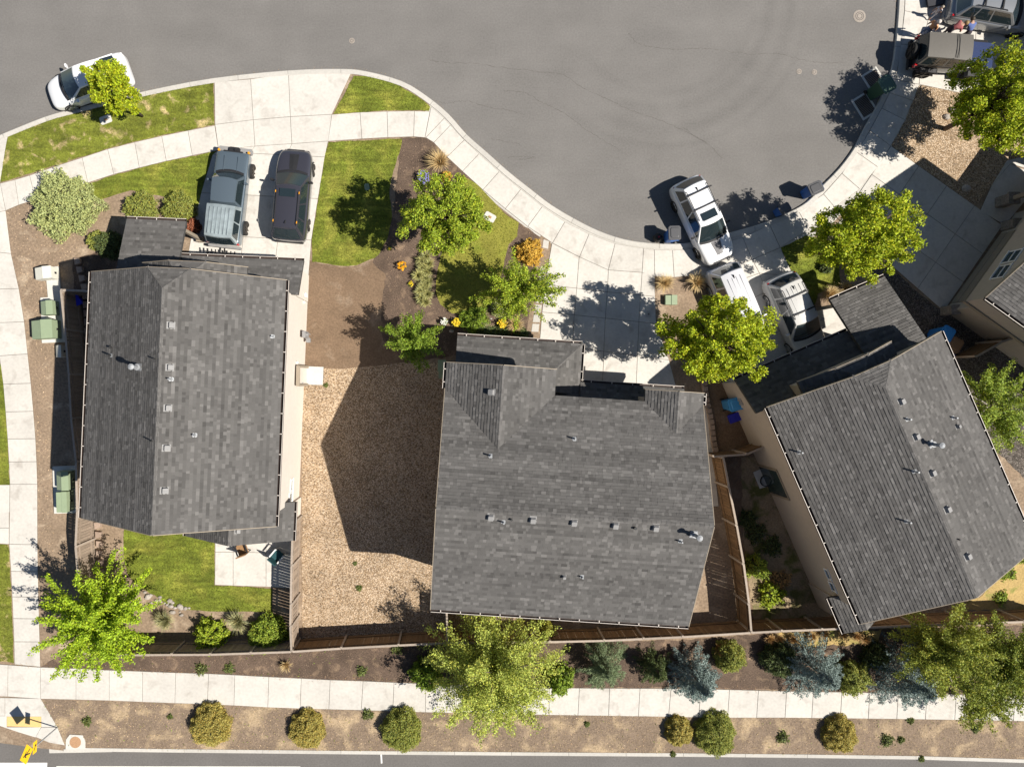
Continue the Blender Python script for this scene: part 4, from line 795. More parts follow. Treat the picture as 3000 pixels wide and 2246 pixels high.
h4.gutter(h4.L(-1.5, -.95, 5.2), h4.L(9, -.95, 5.2), (-h4.V.x, -h4.V.y, 0))
ff = h4.U * -.018; fq = Vector((ff.x, ff.y, -.085)); MB().bar(h4.L(-1.5, -.95, 5.2) + fq, h4.L(-1.5, 3.2, 7.3) + fq, .03, .19).build('fascia', M['trim'], h4.root, world=True)
gd = MB()
for j in range(4): gd.hull(h4.P((-.01, .5, .14 + j * .52), (-.01, 5.0, .14 + j * .52), (-.01, 5.0, .62 + j * .52), (-.01, .5, .62 + j * .52)), h4.P((-.04, .5, .16 + j * .52), (-.04, 5.0, .16 + j * .52), (-.04, 5.0, .6 + j * .52), (-.04, .5, .6 + j * .52)))
gd.build('garage_door', M['trim'], h4.root, world=True)
P4 = h4.L(-.85, 2, 0); N4 = Vector((-h4.U.x, -h4.U.y, 0))
z3 = lambda x, y: (2700 + x / 2.957, 440 + y / 2.957)
a = ray(*z3(600, 1115), P4, N4); b = ray(*z3(740, 980), P4, N4)
w0 = h4.window([z3(600, 1120), z3(790, 985)], P4, N4, 1, 2); w1 = h4.window([z3(690, 985), z3(885, 855)], P4, N4, 1, 2)
h4.plane('entry', *[(u, v, z) for u, v, z in ((-1.2, 6.1, 2.75), (-1.2, 9.3, 2.75), (2.5, 9.3, 3.6), (2.5, 6.1, 3.6))])
h4.gutter(h4.L(-1.2, 6.1, 2.75), h4.L(-1.2, 9.3, 2.75), (-h4.U.x, -h4.U.y, 0))
h4.wall([(1.2, 6.4), (8.5, 6.4), (8.5, 12), (1.2, 12)], .05, 2.7, M['wallg'], None, 'entry_wall')
M['stone'] = mat('stone_veneer', (0.24, 0.21, 0.18), .95, .35, 9, .1, 2, .8, 14)
for pv in (6.35, 9.1):
    c = h4.L(-1.0, pv, 0); st = MB().box((c.x, c.y, .55), (.55, .55, .95), bev=.05, taper=.92); st.box((c.x, c.y, 1.05), (.62, .62, .08), bev=.04); so = st.build('stone_pier', M['stone'], h4.root, world=True)
    MB().box((c.x, c.y, 1.9), (.2, .2, 1.65)).build('porch_post', M['trim'], so, world=True)
c4 = [h4.L(-.03, -.02, 0), h4.L(-.03, 5.5, 0)]
for c in c4: MB().box((c.x, c.y, .5), (.5, .5, .9), bev=.05).build('stone_pier', M['stone'], h4.root, world=True)
h4.finish()
# ---- neighbour beyond the top right driveway
h5 = House('house', (32.1, 12.6), 0, 'neighbouring grey-roofed house beyond the driveway with the off-road car')
h5.plane('west', (0, 0, 5.2), (0, 13, 5.2), (4.5, 13, 7.4), (4.5, 0, 7.4)); h5.plane('east', (4.5, 0, 7.4), (4.5, 13, 7.4), (9, 13, 5.2), (9, 0, 5.2))
h5.wall([(.4, .4), (8.6, .4), (8.6, 12.6), (.4, 12.6)], .05, 5.05, M['wallg'], ([(.4, .4, 5), (8.6, .4, 5), (4.5, .4, 7.1)], [(.4, 12.6, 5), (8.6, 12.6, 5), (4.5, 12.6, 7.1)]))
MB().hull(h5.P((.38, 3, .15), (.38, 8, .15), (.38, 8, 2.3), (.38, 3, 2.3)), h5.P((.34, 3, .15), (.34, 8, .15), (.34, 8, 2.3), (.34, 3, 2.3))).build('garage_door', M['white'], h5.root, world=True)
h5.gutter(h5.L(0, 0, 5.2), h5.L(0, 13, 5.2), (-1, 0, 0)); h5.finish()
# ================================================================ FENCES
PICK = {}
def fence(label, tops, h=1.83, m='fence', rail_side=1, name='board_fence'):
    pts = [at(p[0], p[1], h) for p in tops]; root = thing(name, (pts[0].x, pts[0].y, .1), label, 'fence'); o = wloc(root)
    if (m, h) not in PICK:
        PICK[(m, h)] = MB().hull([(-.068, -.009, 0), (.068, -.009, 0), (.068, .009, 0), (-.068, .009, 0)], [(-.068, -.009, h - .12), (.068, -.009, h - .12), (.068, .009, h - .12), (-.068, .009, h - .12)]).mesh('picket', M[m])
    for a, b in zip(pts, pts[1:]):
        a = Vector((a.x, a.y, 0)); b = Vector((b.x, b.y, 0)); ln = (b - a).length; d = (b - a) / ln; n = Vector((-d.y, d.x, 0)) * rail_side; ang = math.atan2(d.y, d.x)
        k = int(ln / .142)
        for i in range(k):
            c = a + d * ((i + .5) * ln / k); q = link('picket', PICK[(m, h)], root); q.location = (c.x - o.x, c.y - o.y, .02 + rnd.uniform(-.008, .008)); q.rotation_euler = (rnd.uniform(-.01, .01), 0, ang + rnd.uniform(-.02, .02))
        nb = max(1, round(ln / 2.4))
        for i in range(nb):
            p, q = a + d * (ln * i / nb), a + d * (ln * (i + 1) / nb)
            for z in (.45, h - .3): MB().bar(p + n * .035 + UP * z, q + n * .035 + UP * z, .04, .09).build('rail', M[m], root, world=True)
            MB().bar(p + d * .02 + n * .01 + UP * (h + .005), q - d * .02 + n * .01 + UP * (h + .005), .10, .03).build('cap_board', M['fencec'], root, world=True)
            MB().box((p.x + n.x * .05, p.y + n.y * .05, h / 2 + .01), (.1, .1, h + .06)).build('post', M['fencec'], root, world=True)
    return root
fence('weathered fence along the utility boxes west of the left house', [(178, 850), (190, 965), (201, 1096), (208, 1225), (222, 1352), (226, 1496), (221, 1600), (231, 1718), (240, 1800), (250, 1917)], rail_side=1)
fence('short gate fence from the weathered west fence to the house wall', [(185, 849), (262, 852)], rail_side=-1)
fence('back fence behind the lawn bushes and bright green tree', [(250, 1917)] + tl(7, (860, 932), (1360, 930), (1885, 912)), rail_side=1)
fence('sunlit fence between the patio and the gravel yard', tl(7, (1893, 75), (1885, 350), (1880, 600), (1877, 745), (1884, 905)), rail_side=1)
fence('brown back fence behind the gravel yard and the middle house', tl(7, (1892, 911), (2208, 890)) + tl(8, (370, 870), (680, 855), (1350, 848), (1700, 840), (2208, 816)) + tl(9, (440, 789)), m='fenceb', rail_side=1)
fence('brown back fence below the turned house beside the spruces', tl(9, (446, 788), (640, 778), (900, 768), (1155, 756), (1500, 742), (2208, 718)) + [(3120, 1815)], m='fenceb', rail_side=1)
fence('fence seen edge-on from the middle house to the back fence', [(1308, 1790), (1311, 1880)], m='fenceb')
fence('brown side fence between the middle and the turned house', [tp(6, 264, 1302), tp(6, 300, 1490), tp(9, 350, 90), tp(9, 395, 340), tp(9, 430, 600), tp(9, 445, 783)], m='fenceb', rail_side=-1)
fence('cross fence with gate between the middle and turned houses', [(2090, 1338), (2187, 1331), (2256, 1302)], m='fenceb')
fence('short fence east of the turned house by the blue and brown bins', [(2858, 1046), (2936, 1002), (3050, 960)], m='fenceb')

# ================================================================ VEHICLES
def lerp(a, b, t): return a + (b - a) * t
def wheel(root, x, y, r=.34, wd=.22, rim='alloy', spokes=5):
    sg = 1 if y > 0 else -1; mb = MB(); prof = [(r - .07, -wd / 2), (r - .02, -wd / 2), (r, -wd / 2 + .03), (r, wd / 2 - .03), (r - .02, wd / 2), (r - .07, wd / 2)]; n = 24; G = []
    for i in range(n + 1): a = 2 * math.pi * i / n; G.append([(x + q * math.cos(a), y + s * sg, r + q * math.sin(a)) for q, s in prof])
    mb.grid(G); w_ = MB(); w_.v, w_.f, w_.t, w_.m = mb.v, mb.f, mb.t, mb.m
    o = w_.build('wheel', M['rubber'], root, smooth=True)
    rm = MB(); rm.cyl((x, y + sg * (wd / 2 - .06), r), r - .075, sg * .01, 20, axis='y'); rm.cyl((x, y + sg * (wd / 2 - .05), r), .07, sg * .04, 12, axis='y')
    for i in range(spokes):
        a = 2 * math.pi * i / spokes + .3; rm.bar((x + .04 * math.cos(a), y + sg * (wd / 2 - .025), r + .04 * math.sin(a)), (x + (r - .075) * math.cos(a), y + sg * (wd / 2 - .015), r + (r - .075) * math.sin(a)), .05, .03)
    n = 20; G = [[(x + q * math.cos(2 * math.pi * k / n), y + sg * (wd / 2 - .01 - e), r + q * math.sin(2 * math.pi * k / n)) for q, e in ((r - .07, 0), (r - .085, .0), (r - .085, .05))] for k in range(n + 1)]; rm.grid(G)
    rm.build('rim', M[rim], o)
    return o
def body(root, st, m, box=0.0, sub=2, nm='body'):
    G = []
    for (x, w_, zt, zl) in st:
        cr = .035; e = .10 * (1 - box) + .03; h = [(0, zt + cr), (.5 * w_, zt + cr * .75), (.84 * w_, zt + .005), (.97 * w_, zt - e * .6), (w_, zt - e * 1.7), (w_, lerp(zl, zt, .42)), (.98 * w_, zl + .08), (.9 * w_, zl), (0, zl)]
        G.append([(x, -y, z) for y, z in h] + [(x, y, z) for y, z in h[::-1][1:]][:-1] + [(x, 0, zt + cr)])
    mb = MB(); mb.grid(G, flip=True); n = len(G[0])
    mb.add(G[0][:-1], [tuple(range(n - 1))]); mb.add(G[-1][:-1], [tuple(reversed(range(n - 1)))])
    return mb.build(nm, m, root, smooth=True, sub=0) if sub == 0 else weld(mb.build(nm, m, root, smooth=True), sub)
def weld(o, sub):
    bm = bmesh.new(); bm.from_mesh(o.data); bmesh.ops.remove_doubles(bm, verts=bm.verts, dist=.0005); bmesh.ops.recalc_face_normals(bm, faces=bm.faces); bm.to_mesh(o.data); bm.free()
    md = o.modifiers.new('sub', 'SUBSURF'); md.levels = sub; md.render_levels = sub; return o
def cabin(root, c, m, side_split=(0.02, .47, .53, .95), glass=True, rails=None, nm='cabin', rear_glass=True, front_glass=True, wing=False):
    """c: x1 windscreen base, x2 roof front, x3 roof rear, x4 rear base, wb, wr, zb, zr, zrear(base)"""
    x1, x2, x3, x4, wb, wr, zb, zr, zbr = c; cf = .16 if x1 - x2 > .25 else .03; cr = .10 if x3 - x4 > .12 else .02
    bf = lambda s: Vector((x1 + cf * (1 - s * s), s * wb, zb)); tf = lambda s: Vector((x2 + cf * .5 * (1 - s * s), s * wr, zr - .045 * s * s))
    br = lambda s: Vector((x4 - cr * (1 - s * s), s * wb * .97, zbr)); tr = lambda s: Vector((x3 - cr * .4 * (1 - s * s), s * wr * .95, zr - .02 - .045 * s * s))
    sh = MB(); N = 8; sv = [-1 + 2 * i / N for i in range(N + 1)]; pv = [i / N for i in range(N + 1)]
    WS = [[bf(s).lerp(tf(s), t) for t in (0, .25, .5, .75, 1)] for s in sv]; RF = [[tf(s).lerp(tr(s), t) + Vector((0, 0, .035 * math.sin(math.pi * t))) for t in pv] for s in sv]; RW = [[tr(s).lerp(br(s), t) for t in (0, .25, .5, .75, 1)] for s in sv]
    sh.grid(WS); sh.grid(RF); sh.grid(RW)
    S_ = lambda sg, p, t: bf(sg).lerp(br(sg), p).lerp(tf(sg).lerp(tr(sg), p) + Vector((0, 0, .035 * math.sin(math.pi * p) * t)), t)
    for sg in (-1, 1): sh.grid([[S_(sg, p, t) for t in (0, .5, 1)] for p in pv], flip=sg > 0)
    o = sh.build(nm, m, root, smooth=True)
    if not glass: return o, tf, tr
    off = Vector((.006, 0, .008))
    if front_glass: MB().grid([[bf(s * .93).lerp(tf(s * .93), t) + off for t in (.02, .3, .6, .94)] for s in sv]).build('windscreen', M['carglass'], root, smooth=True)
    if front_glass and cf > .1: MB().grid([[bf(s * .9) + Vector((e, 0, .02 + .036 * (1 - s * s) - q)) for e, q in ((-.01, 0), (.06, .004), (.11, .014))] for s in sv]).build('wiper_cowl', M['black'], root, smooth=True)
    if rear_glass: MB().grid([[tr(s * .88).lerp(br(s * .88), t) + Vector((-.008, 0, .006)) for t in (.12, .4, .7, .93)] for s in sv]).build('rear_window', M['carglass'], root, smooth=True)
    for sg in (-1, 1):
        for a, b in zip(side_split[0::2], side_split[1::2]):
            G = [[S_(sg, lerp(a, b, p), t) + Vector((0, sg * .007, 0)) for t in (.10, .5, .88)] for p in (0, .25, .5, .75, 1)]; MB().grid(G, flip=sg > 0).build('side_window', M['carglass'], root, smooth=True)
    return o, tf, tr
def hx(v): return [Vector(p) for p in v]
def lamps(root, xf, yf, zf, xr, yr, zr, big=.16):
    for sg in (-1, 1):
        MB().hull(hx([(xf, sg * yf, zf), (xf - .28, sg * (yf + .16), zf + .03), (xf - .28, sg * (yf + .16), zf + .13), (xf - .05, sg * yf, zf + .09)]), hx([(xf + .03, sg * (yf - .08), zf + .0), (xf - .22, sg * (yf + .165), zf + .02), (xf - .34, sg * (yf + .1), zf + .16), (xf - .1, sg * (yf - .08), zf + .12)])).build('headlight', M['lamp'], root)
        MB().box((xr, sg * yr, zr), (.12, .1, .22), bev=.03).build('tail_light', M['red'], root)
def mirrors(root, x, y, z, m):
    for sg in (-1, 1): MB().box((x, sg * (y + .11), z), (.10, .20, .14), bev=.03).bar((x, sg * y, z - .04), (x, sg * (y + .06), z - .02), .05).build('mirror', m, root)
def arches(root, xs, y, r=.4, m='black'):
    mb = MB()
    for x in xs:
        for sg in (-1, 1):
            G = [[(x + q * math.cos(a), sg * (y + e), .34 + q * math.sin(a)) for q, e in ((r + .04, -.03), (r + .03, .004), (r - .01, .006), (r - .02, -.06))] for a in [math.pi * k / 14 for k in range(15)]]; mb.grid(G, flip=sg < 0)
    mb.build('wheel_arch', M[m], root, smooth=True)
def rails(root, x0, x1, y, z, m='black'):
    for sg in (-1, 1): MB().tube([(x0, sg * y, z - .03), (x0 - .08, sg * y, z + .04), (x1 + .08, sg * y, z + .04), (x1, sg * y, z - .03)], .02, 6).build('roof_rail', M[m], root)
def crossbar(root, x, y, z, m='black'): MB().box((x, 0, z), (.07, 2 * y, .035), bev=.01).build('crossbar', M[m], root)
def fin(root, x, z, m): MB().hull(hx([(x + .09, -.025, z), (x - .09, -.035, z), (x - .09, .035, z), (x + .09, .025, z)]), hx([(x - .05, -.004, z + .09), (x - .09, -.006, z + .1), (x - .09, .006, z + .1), (x - .05, .004, z + .09)])).build('antenna_fin', m, root)
def suv_st(L, w_, zh, zb): 
    f = L / 2; return [(f, .62 * w_, .62, .36), (f - .10, .80 * w_, zh - .20, .26), (f - .35, .93 * w_, zh - .08, .2), (f - .9, .99 * w_, zh, .2), (f - 1.35, w_, zb, .2), (0, w_, zb, .2), (-f + 1.0, w_, zb, .2), (-f + .4, .985 * w_, zb, .22), (-f + .12, .93 * w_, zb - .03, .28), (-f, .80 * w_, zb - .16, .38)]
def suv(name, label, px, py, head, m, L=4.63, W=1.82, zr=1.68, rim='dkrim', x=(.98, .28, -1.75, -2.12), rack=None, trim=True, ribs=0, sun=False, hood=None, wr=.62):
    c = at(px, py); root = thing(name, (c.x, c.y, 0), label, 'car', R(head)); w_ = W / 2
    body(root, suv_st(L, w_, .98, 1.0), m)
    _, tf, tr = cabin(root, (x[0], x[1], x[2], x[3], w_ * .93, wr, .99, zr, 1.0), m, (.05, .42, .45, .72, .75, .95))
    for xx in (L / 2 - .92, -L / 2 + 1.0):
        for sg in (-1, 1): wheel(root, xx, sg * (w_ - .10), .345, .23, rim)
    arches(root, (L / 2 - .92, -L / 2 + 1.0), w_ - .02)
    for q in (MB().box((L / 2 - .06, 0, .42), (.16, W * .72, .2), bev=.05), MB().box((-L / 2 + .06, 0, .42), (.16, W * .78, .22), bev=.05)): q.build('bumper', M['black'] if trim else m, root)
    MB().box((L / 2 - .07, 0, .66), (.1, W * .5, .16), bev=.03).build('grille', M['black'], root)
    lamps(root, L / 2 - .12, .56, .66, -L / 2 + .2, w_ - .17, .86); mirrors(root, x[0] - .35, w_ - .03, 1.08, M['black'] if trim else m)
    if rack: 
        rails(root, x[1] - .25, x[2] + .15, wr - .05, zr - .01)
        for k in rack: crossbar(root, k, wr + (.1 if trim else -.02), zr + .06, 'black')
    for i in range(ribs):
        y = (i - (ribs - 1) / 2) * .22; MB().box((lerp(x[1], x[2], .55), y, zr + .016), (1.5, .025, .014), bev=.005).build('roof_rib', m, root)
    if sun: MB().grid([[(xx, y, zr + .042) for y in (-.4, 0, .4)] for xx in (x[1] - .55, x[1] - .14)]).build('sunroof', M['carglass'], root)
    if hood: 
        G = []
        for i in range(5):
            t = i / 4; xx = lerp(x[0] + .28, L / 2 - .33, t); hw = lerp(hood[0], hood[1], t); zz = np.interp(-xx, [-p[0] for p in suv_st(L, w_, .98, 1.0)], [p[2] for p in suv_st(L, w_, .98, 1.0)]); G.append([(xx, hw * s, zz + .045 - .012 * abs(s)) for s in (-1, 0, 1)])
        MB().grid(G, flip=True).build('hood_decal', M['black'] if hood[2] is None else M[hood[2]], root)
    fin(root, x[2] + .25, zr + .0, M['black'])
    return root
M['decal'] = mat('matt_decal', (.16, .155, .16), .5, .05, 10)
suv('parked_suv', 'white suv with black hood patch, roof bars and sunroof parked half over the kerb', 2045, 655, -64.7, paint('paint_white', (.80, .80, .80)), rack=(-.55, -1.35), sun=True, hood=(.26, .17, 'decal'))
suv('parked_suv', 'silver suv with two roof bars parked between the maple and the porch roof', 2313, 931, -65.8, paint('paint_silver', (.56, .55, .53), .3, .1), 4.7, rim='alloy', rack=(-.2, -1.1), ribs=4, trim=False)
suv('parked_van', 'silver ribbed-roof wagon half hidden under the maple beside the planter grasses', 2146, 906, -67.5, paint('paint_pearl', (.62, .62, .64), .3, .1), 4.7, rim='alloy', ribs=4, trim=False, x=(1.2, .45, -1.85, -2.2))
suv('parked_suv', 'grey suv with a pale roof and silver roof bars beside the people', 2882, 52, -10, paint('paint_grey', (.30, .31, .32), .25, .4), 4.8, 1.88, 1.72, rim='dkrim', rack=(-.3, -1.2), trim=False)
# black estate car
c = at(866, 583); bk = paint('paint_black', (.055, .054, .068), .25, .3)
ow = suv('parked_wagon', 'black estate car with hood scoop patch and sunroof on the left driveway', 866, 583, 85.0, bk, 4.82, 1.86, 1.63, rim='dkrim', x=(.98, .22, -1.85, -2.3), rack=None, sun=True, hood=(.19, .24, None))
rails(ow, .0, -1.75, .56, 1.62)
for x, y in ((-.1, .6), (-.1, -.6), (-1.6, .6), (-1.6, -.6)): MB().box((x, y, 1.665), (.12, .04, .04)).build('rail_clip', M['amber'], ow)
# white saloon
def sedan():
    c = at(281, 256); root = thing('parked_sedan', (c.x, c.y, 0), 'white saloon car parked at the kerb under the small maple', 'car', R(199.5)); m = paint('paint_bright_white', (.82, .82, .82)); L = 4.5; w_ = .885
    f = L / 2; st = [(f, .55 * w_, .52, .34), (f - .1, .78 * w_, .62, .22), (f - .4, .93 * w_, .74, .18), (f - .95, .99 * w_, .86, .18), (.75, w_, .94, .18), (0, w_, .94, .18), (-1.2, w_, .96, .18), (-1.75, .98 * w_, 1.0, .2), (-f + .15, .92 * w_, 1.0, .26), (-f, .80 * w_, .86, .36)]
    body(root, st, m); cabin(root, (1.12, .25, -1.0, -1.72, w_ * .92, .58, .93, 1.46, 1.0), m, (.06, .46, .5, .86))
    for xx in (f - .88, -f + .92):
        for sg in (-1, 1): wheel(root, xx, sg * (w_ - .10), .32, .21, 'alloy', 7)
    arches(root, (f - .88, -f + .92), w_ - .01, .36)
    MB().box((f - .05, 0, .36), (.14, 1.1, .14), bev=.04).build('grille', M['black'], root); lamps(root, f - .2, .52, .58, -f + .22, .62, .84)
    mirrors(root, .72, w_ - .03, 1.0, m); MB().box((-f + .1, 0, 1.035), (.14, 1.3, .02), bev=.02).build('boot_lip', m, root)
sedan()
# pickup with canopy
def pickup():
    c = at(687, 592); root = thing('pickup_truck', (c.x, c.y, 0), 'blue-grey pickup truck with a ribbed canopy on the left driveway', 'truck', R(83.2)); m = paint('paint_steel_blue', (.115, .15, .18), .28, .3); L = 5.0; w_ = .86; f = L / 2
    cap = mat('canopy_shell', (.33, .385, .40), .3, .2, 3, .2, .7, metal=.25, coat=.6, spec=.5)
    st = [(f - .12, .93 * w_, .96, .4), (f - .2, .97 * w_, 1.06, .38), (f - .5, .99 * w_, 1.1, .38), (1.2, w_, 1.13, .38), (.8, w_, 1.13, .38), (-1.5, w_, 1.13, .38), (-f + .2, w_, 1.13, .4), (-f + .08, .99 * w_, 1.11, .42)]
    body(root, st, m, .8, 2); cabin(root, (1.12, .72, -.42, -.62, w_ * .94, .64, 1.12, 1.78, 1.13), m, (.08, .9), rear_glass=False)
    cc, tf, tr = cabin(root, (-.50, -.62, -2.22, -2.42, w_ * .97, .72, 1.12, 1.86, 1.13), cap, (.1, .46, .5, .92), nm='canopy', front_glass=False)
    for k in range(6): MB().box((-1.45, (k - 2.5) * .2, 1.885), (1.35, .05, .03), bev=.012).build('canopy_rib', cap, cc)
    for xx in (f - .88, -f + 1.1):
        for sg in (-1, 1): wheel(root, xx, sg * (w_ - .02), .38, .26, 'dkrim', 6)
    MB().box((f + .02, 0, .66), (.28, 1.75, .22), bev=.05).build('bumper', M['vent'], root); MB().box((-f - .02, 0, .6), (.14, 1.7, .18), bev=.04).build('bumper', M['vent'], root)
    MB().box((f + .02, 0, .82), (.22, .55, .18), bev=.05).cyl((f - .02, -.1, .9), .07, .1, 12).build('winch', M['black'], root)
    MB().box((f - .15, 0, .95), (.08, 1.0, .2), bev=.02).build('grille', M['black'], root); lamps(root, f - .16, .5, .86, -f + .12, .78, .95)
    for sg in (-1, 1): MB().box((f - .1, sg * .78, .92), (.12, .1, .1), bev=.02).build('indicator', M['amber'], root)
    mirrors(root, .7, w_ - .02, 1.3, m)
    for sg in (-1, 1): MB().box((1.7, sg * .35, 1.165), (.75, .03, .02), bev=.008).build('hood_crease', m, root)
    rk = MB(); rk.bar((-f, 0, .62), (-f - .55, 0, .62), .06); rk.bar((-f - .42, 0, .62), (-f - .42, 0, 1.1), .06); rk.bar((-f - .42, -.75, 1.05), (-f - .42, .75, 1.0), .04)
    for y in (-.7, -.5, -.3, .3, .5, .7): rk.bar((-f - .62, y, .98), (-f - .28, y, 1.06), .05); rk.box((-f - .5, y, 1.0), (.1, .12, .06), bev=.02)
    rk.build('bike_rack', M['black'], root)
pickup()
def jeep():
    c = at(2752, 187); root = thing('jeep', (c.x, c.y, 0), 'black boxy off-road car with hardtop roof beside the people', 'car', R(-5)); m = paint('paint_jet', (.03, .03, .032), .3, .1); hm = paint('hood_painted_reflection', (.05, .07, .16), .25, .3); L = 4.2; w_ = .72  # hm: the hood's bluish reflection is put into its base colour
    top = mat('hardtop', (.135, .125, .11), .5, .05, 10, coat=.1)
    st = [(2.0, .95 * w_, 1.06, .5), (1.9, w_, 1.1, .48), (.6, w_, 1.14, .45), (.5, 1.08 * w_, 1.14, .42), (-1.8, 1.08 * w_, 1.14, .42), (-1.92, 1.06 * w_, 1.12, .45)]
    body(root, st, m, .9, 1); cabin(root, (.62, .42, -1.78, -1.88, w_ * 1.05, .66, 1.13, 1.83, 1.13), top, (.06, .44, .5, .66, .7, .95), nm='hardtop')
    MB().box((1.26, 0, 1.165), (1.34, 1.32, .05), bev=.04).build('hood', hm, root)
    for y in (-.45, -.15, .15, .45): MB().box((1.3, y, 1.195), (1.0, .03, .016), bev=.006).build('hood_rib', hm, root)
    for x in (-.28, -.4): MB().box((x, 0, 1.866), (.02, 1.22, .014)).build('roof_seam', M['black'], root)
    for xx in (1.35, -1.15):
        for sg in (-1, 1): wheel(root, xx, sg * .80, .42, .28, 'dkrim', 5); MB().hull(hx([(xx + .55, sg * .70, .80), (xx - .55, sg * .70, .80), (xx - .55, sg * .98, .78), (xx + .55, sg * .98, .78)]), hx([(xx + .42, sg * .70, .92), (xx - .42, sg * .70, .92), (xx - .42, sg * .96, .88), (xx + .42, sg * .96, .88)])).build('fender_flare', M['black'], root)
    sp = wheel(root, -2.12, 0.001, .4, .24, 'dkrim'); sp.rotation_euler = (0, 0, R(90)); sp.location = (-2.12, 2.12, .62); sp.name = 'spare_wheel'
    MB().box((2.08, 0, .62), (.2, 1.5, .2), bev=.04).build('bumper', M['black'], root); MB().box((-1.98, 0, .58), (.16, 1.5, .2), bev=.04).build('bumper', M['black'], root)
    for sg in (-1, 1): MB().box((-1.92, sg * .72, .98), (.12, .12, .24), bev=.02).build('tail_light', M['red'], root); MB().cyl((1.98, sg * .5, .92), .1, .06, 14, axis='x').build('headlight', M['lamp'], root)
    mirrors(root, .5, .78, 1.3, M['black'])
jeep()

# ================================================================ BINS, BOXES, STREET FURNITURE
def cart(label, px, py, rz, bc, lc, s=1.0, cat='wheelie bin', h=1.05, name='wheelie_bin'):
    c = at(px, py, .06); root = thing(name, (c.x, c.y, 0.0 if py < 720 and px < 2620 else .1), label, cat, R(rz))
    bm_ = mat('bin_' + '%d_%d_%d' % tuple(int(v * 100) for v in bc), bc, .5, .05, 6); lm = mat('lid_' + '%d_%d_%d' % tuple(int(v * 100) for v in lc), lc, .45, .05, 6, spec=.5)
    MB().box((0, 0, h / 2 * s + .04), (.52 * s, .48 * s, h * s), taper=1.22, bev=.05 * s).build('bin_body', bm_, root, bevel=.01)
    lid = MB(); lid.box((.03, 0, h * s + .075), (.74 * s, .64 * s, .05), bev=.08 * s); lid.box((.05, 0, h * s + .11), (.56 * s, .48 * s, .035), taper=.85, bev=.06 * s); l_ = lid.build('lid', lm, root, bevel=.012)
    MB().bar((-.36 * s, -.22 * s, h * s + .03), (-.36 * s, .22 * s, h * s + .03), .03).build('handle', bm_, root)
    for sg in (-1, 1): MB().cyl((-.22 * s, sg * .26 * s, .11), .11, sg * .05, 14, axis='y').build('wheel', M['rubber'], root)
    return root
blue, black_, green_ = (.035, .12, .38), (.10, .10, .105), (.04, .09, .055)
cart('blue wheelie bin with a clear grey lid and a tied black bag beside it', 1958, 697, 92, blue, (.07, .07, .075))
cart('blue wheelie bin with a black glossy lid standing alone at the kerb', 2361, 567, -155, blue, (.055, .055, .06))
cart('small blue wheelie bin in the shade of the maple at the kerb', 2278, 622, -150, blue, black_, .8)
cart('dark green wheelie bin between the two storm drains', 2556, 275, -60, green_, (.06, .12, .085), 1.15)
cart('pale blue lidded bin beside the wall of the turned house', 2128, 1182, 15, (.05, .22, .45), (.07, .36, .72), 1.05)
cart('blue lidded bin behind the eave of the turned house', 2726, 984, 60, (.03, .18, .5), (.03, .25, .65), 1.05)
cart('brown lidded bin next to the blue bin behind the turned house', 2752, 1015, 60, (.16, .09, .05), (.22, .13, .07), 1.0)
def tub(label, px, py, rz, col, d=(.5, .38, .34)):
    c = at(px, py, .2); root = thing('plastic_tub', (c.x, c.y, .1), label, 'tub', R(rz)); m = mat('tub_%d_%d' % (int(col[0] * 100), int(col[2] * 100)), col, .45, .05, 6, spec=.5); x, y, h = d
    rg = lambda k, z: [(-x / 2 * k, -y / 2 * k, z), (x / 2 * k, -y / 2 * k, z), (x / 2 * k, y / 2 * k, z), (-x / 2 * k, y / 2 * k, z)]
    def shell(nm, rings):
        mb = MB(); V = [p for r in rings for p in r]; mb.add(V, [(i * 4 + j, i * 4 + (j + 1) % 4, i * 4 + 4 + (j + 1) % 4, i * 4 + 4 + j) for i in range(len(rings) - 1) for j in range(4)] + [(len(V) - 4, len(V) - 3, len(V) - 2, len(V) - 1), (3, 2, 1, 0)]); mb.build(nm, m, root)
    shell('tub_shell', [rg(.82, 0), rg(1, h), rg(.93, h), rg(.78, .03)]); shell('rim', [rg(1.01, h - .03), rg(1.09, h - .03), rg(1.09, h + .012), rg(.92, h + .012)])
tub('bright blue open tub behind the weathered west fence', 226, 878, -60, (.02, .04, .75), (.75, .55, .45)); tub('dark blue open tub beside the pale blue bin', 2148, 1222, 20, (.015, .02, .42), (.62, .42, .36)); tub('small blue tub past the brown bin', 2772, 1048, 60, (.02, .03, .5))
tub('black tub with pale lining at the top of the shaded driveway', 2738, 6, 10, (.03, .03, .035), (.95, .5, .3))
bg = at(1926, 697, .2); root = thing('rubbish_bag', (bg.x, bg.y, 0), 'tied black rubbish bag leaning on the bin with clear grey lid', 'bag')
G = [[(.24 * math.cos(a) * math.cos(e) * (1 + .12 * math.sin(5 * a + 3 * e)), .24 * math.sin(a) * math.cos(e) * (1 + .1 * math.cos(4 * a)), .24 + .24 * math.sin(e)) for e in [R(-85 + 17 * k) for k in range(11)]] for a in [2 * math.pi * k / 18 for k in range(19)]]
MB().grid(G).build('bag', M['black'], root, smooth=True); MB().bar((-.05, -.06, .49), (.06, .05, .5), .03).bar((-.06, .04, .49), (.05, -.05, .51), .03).build('bag_tie', M['red'], root)
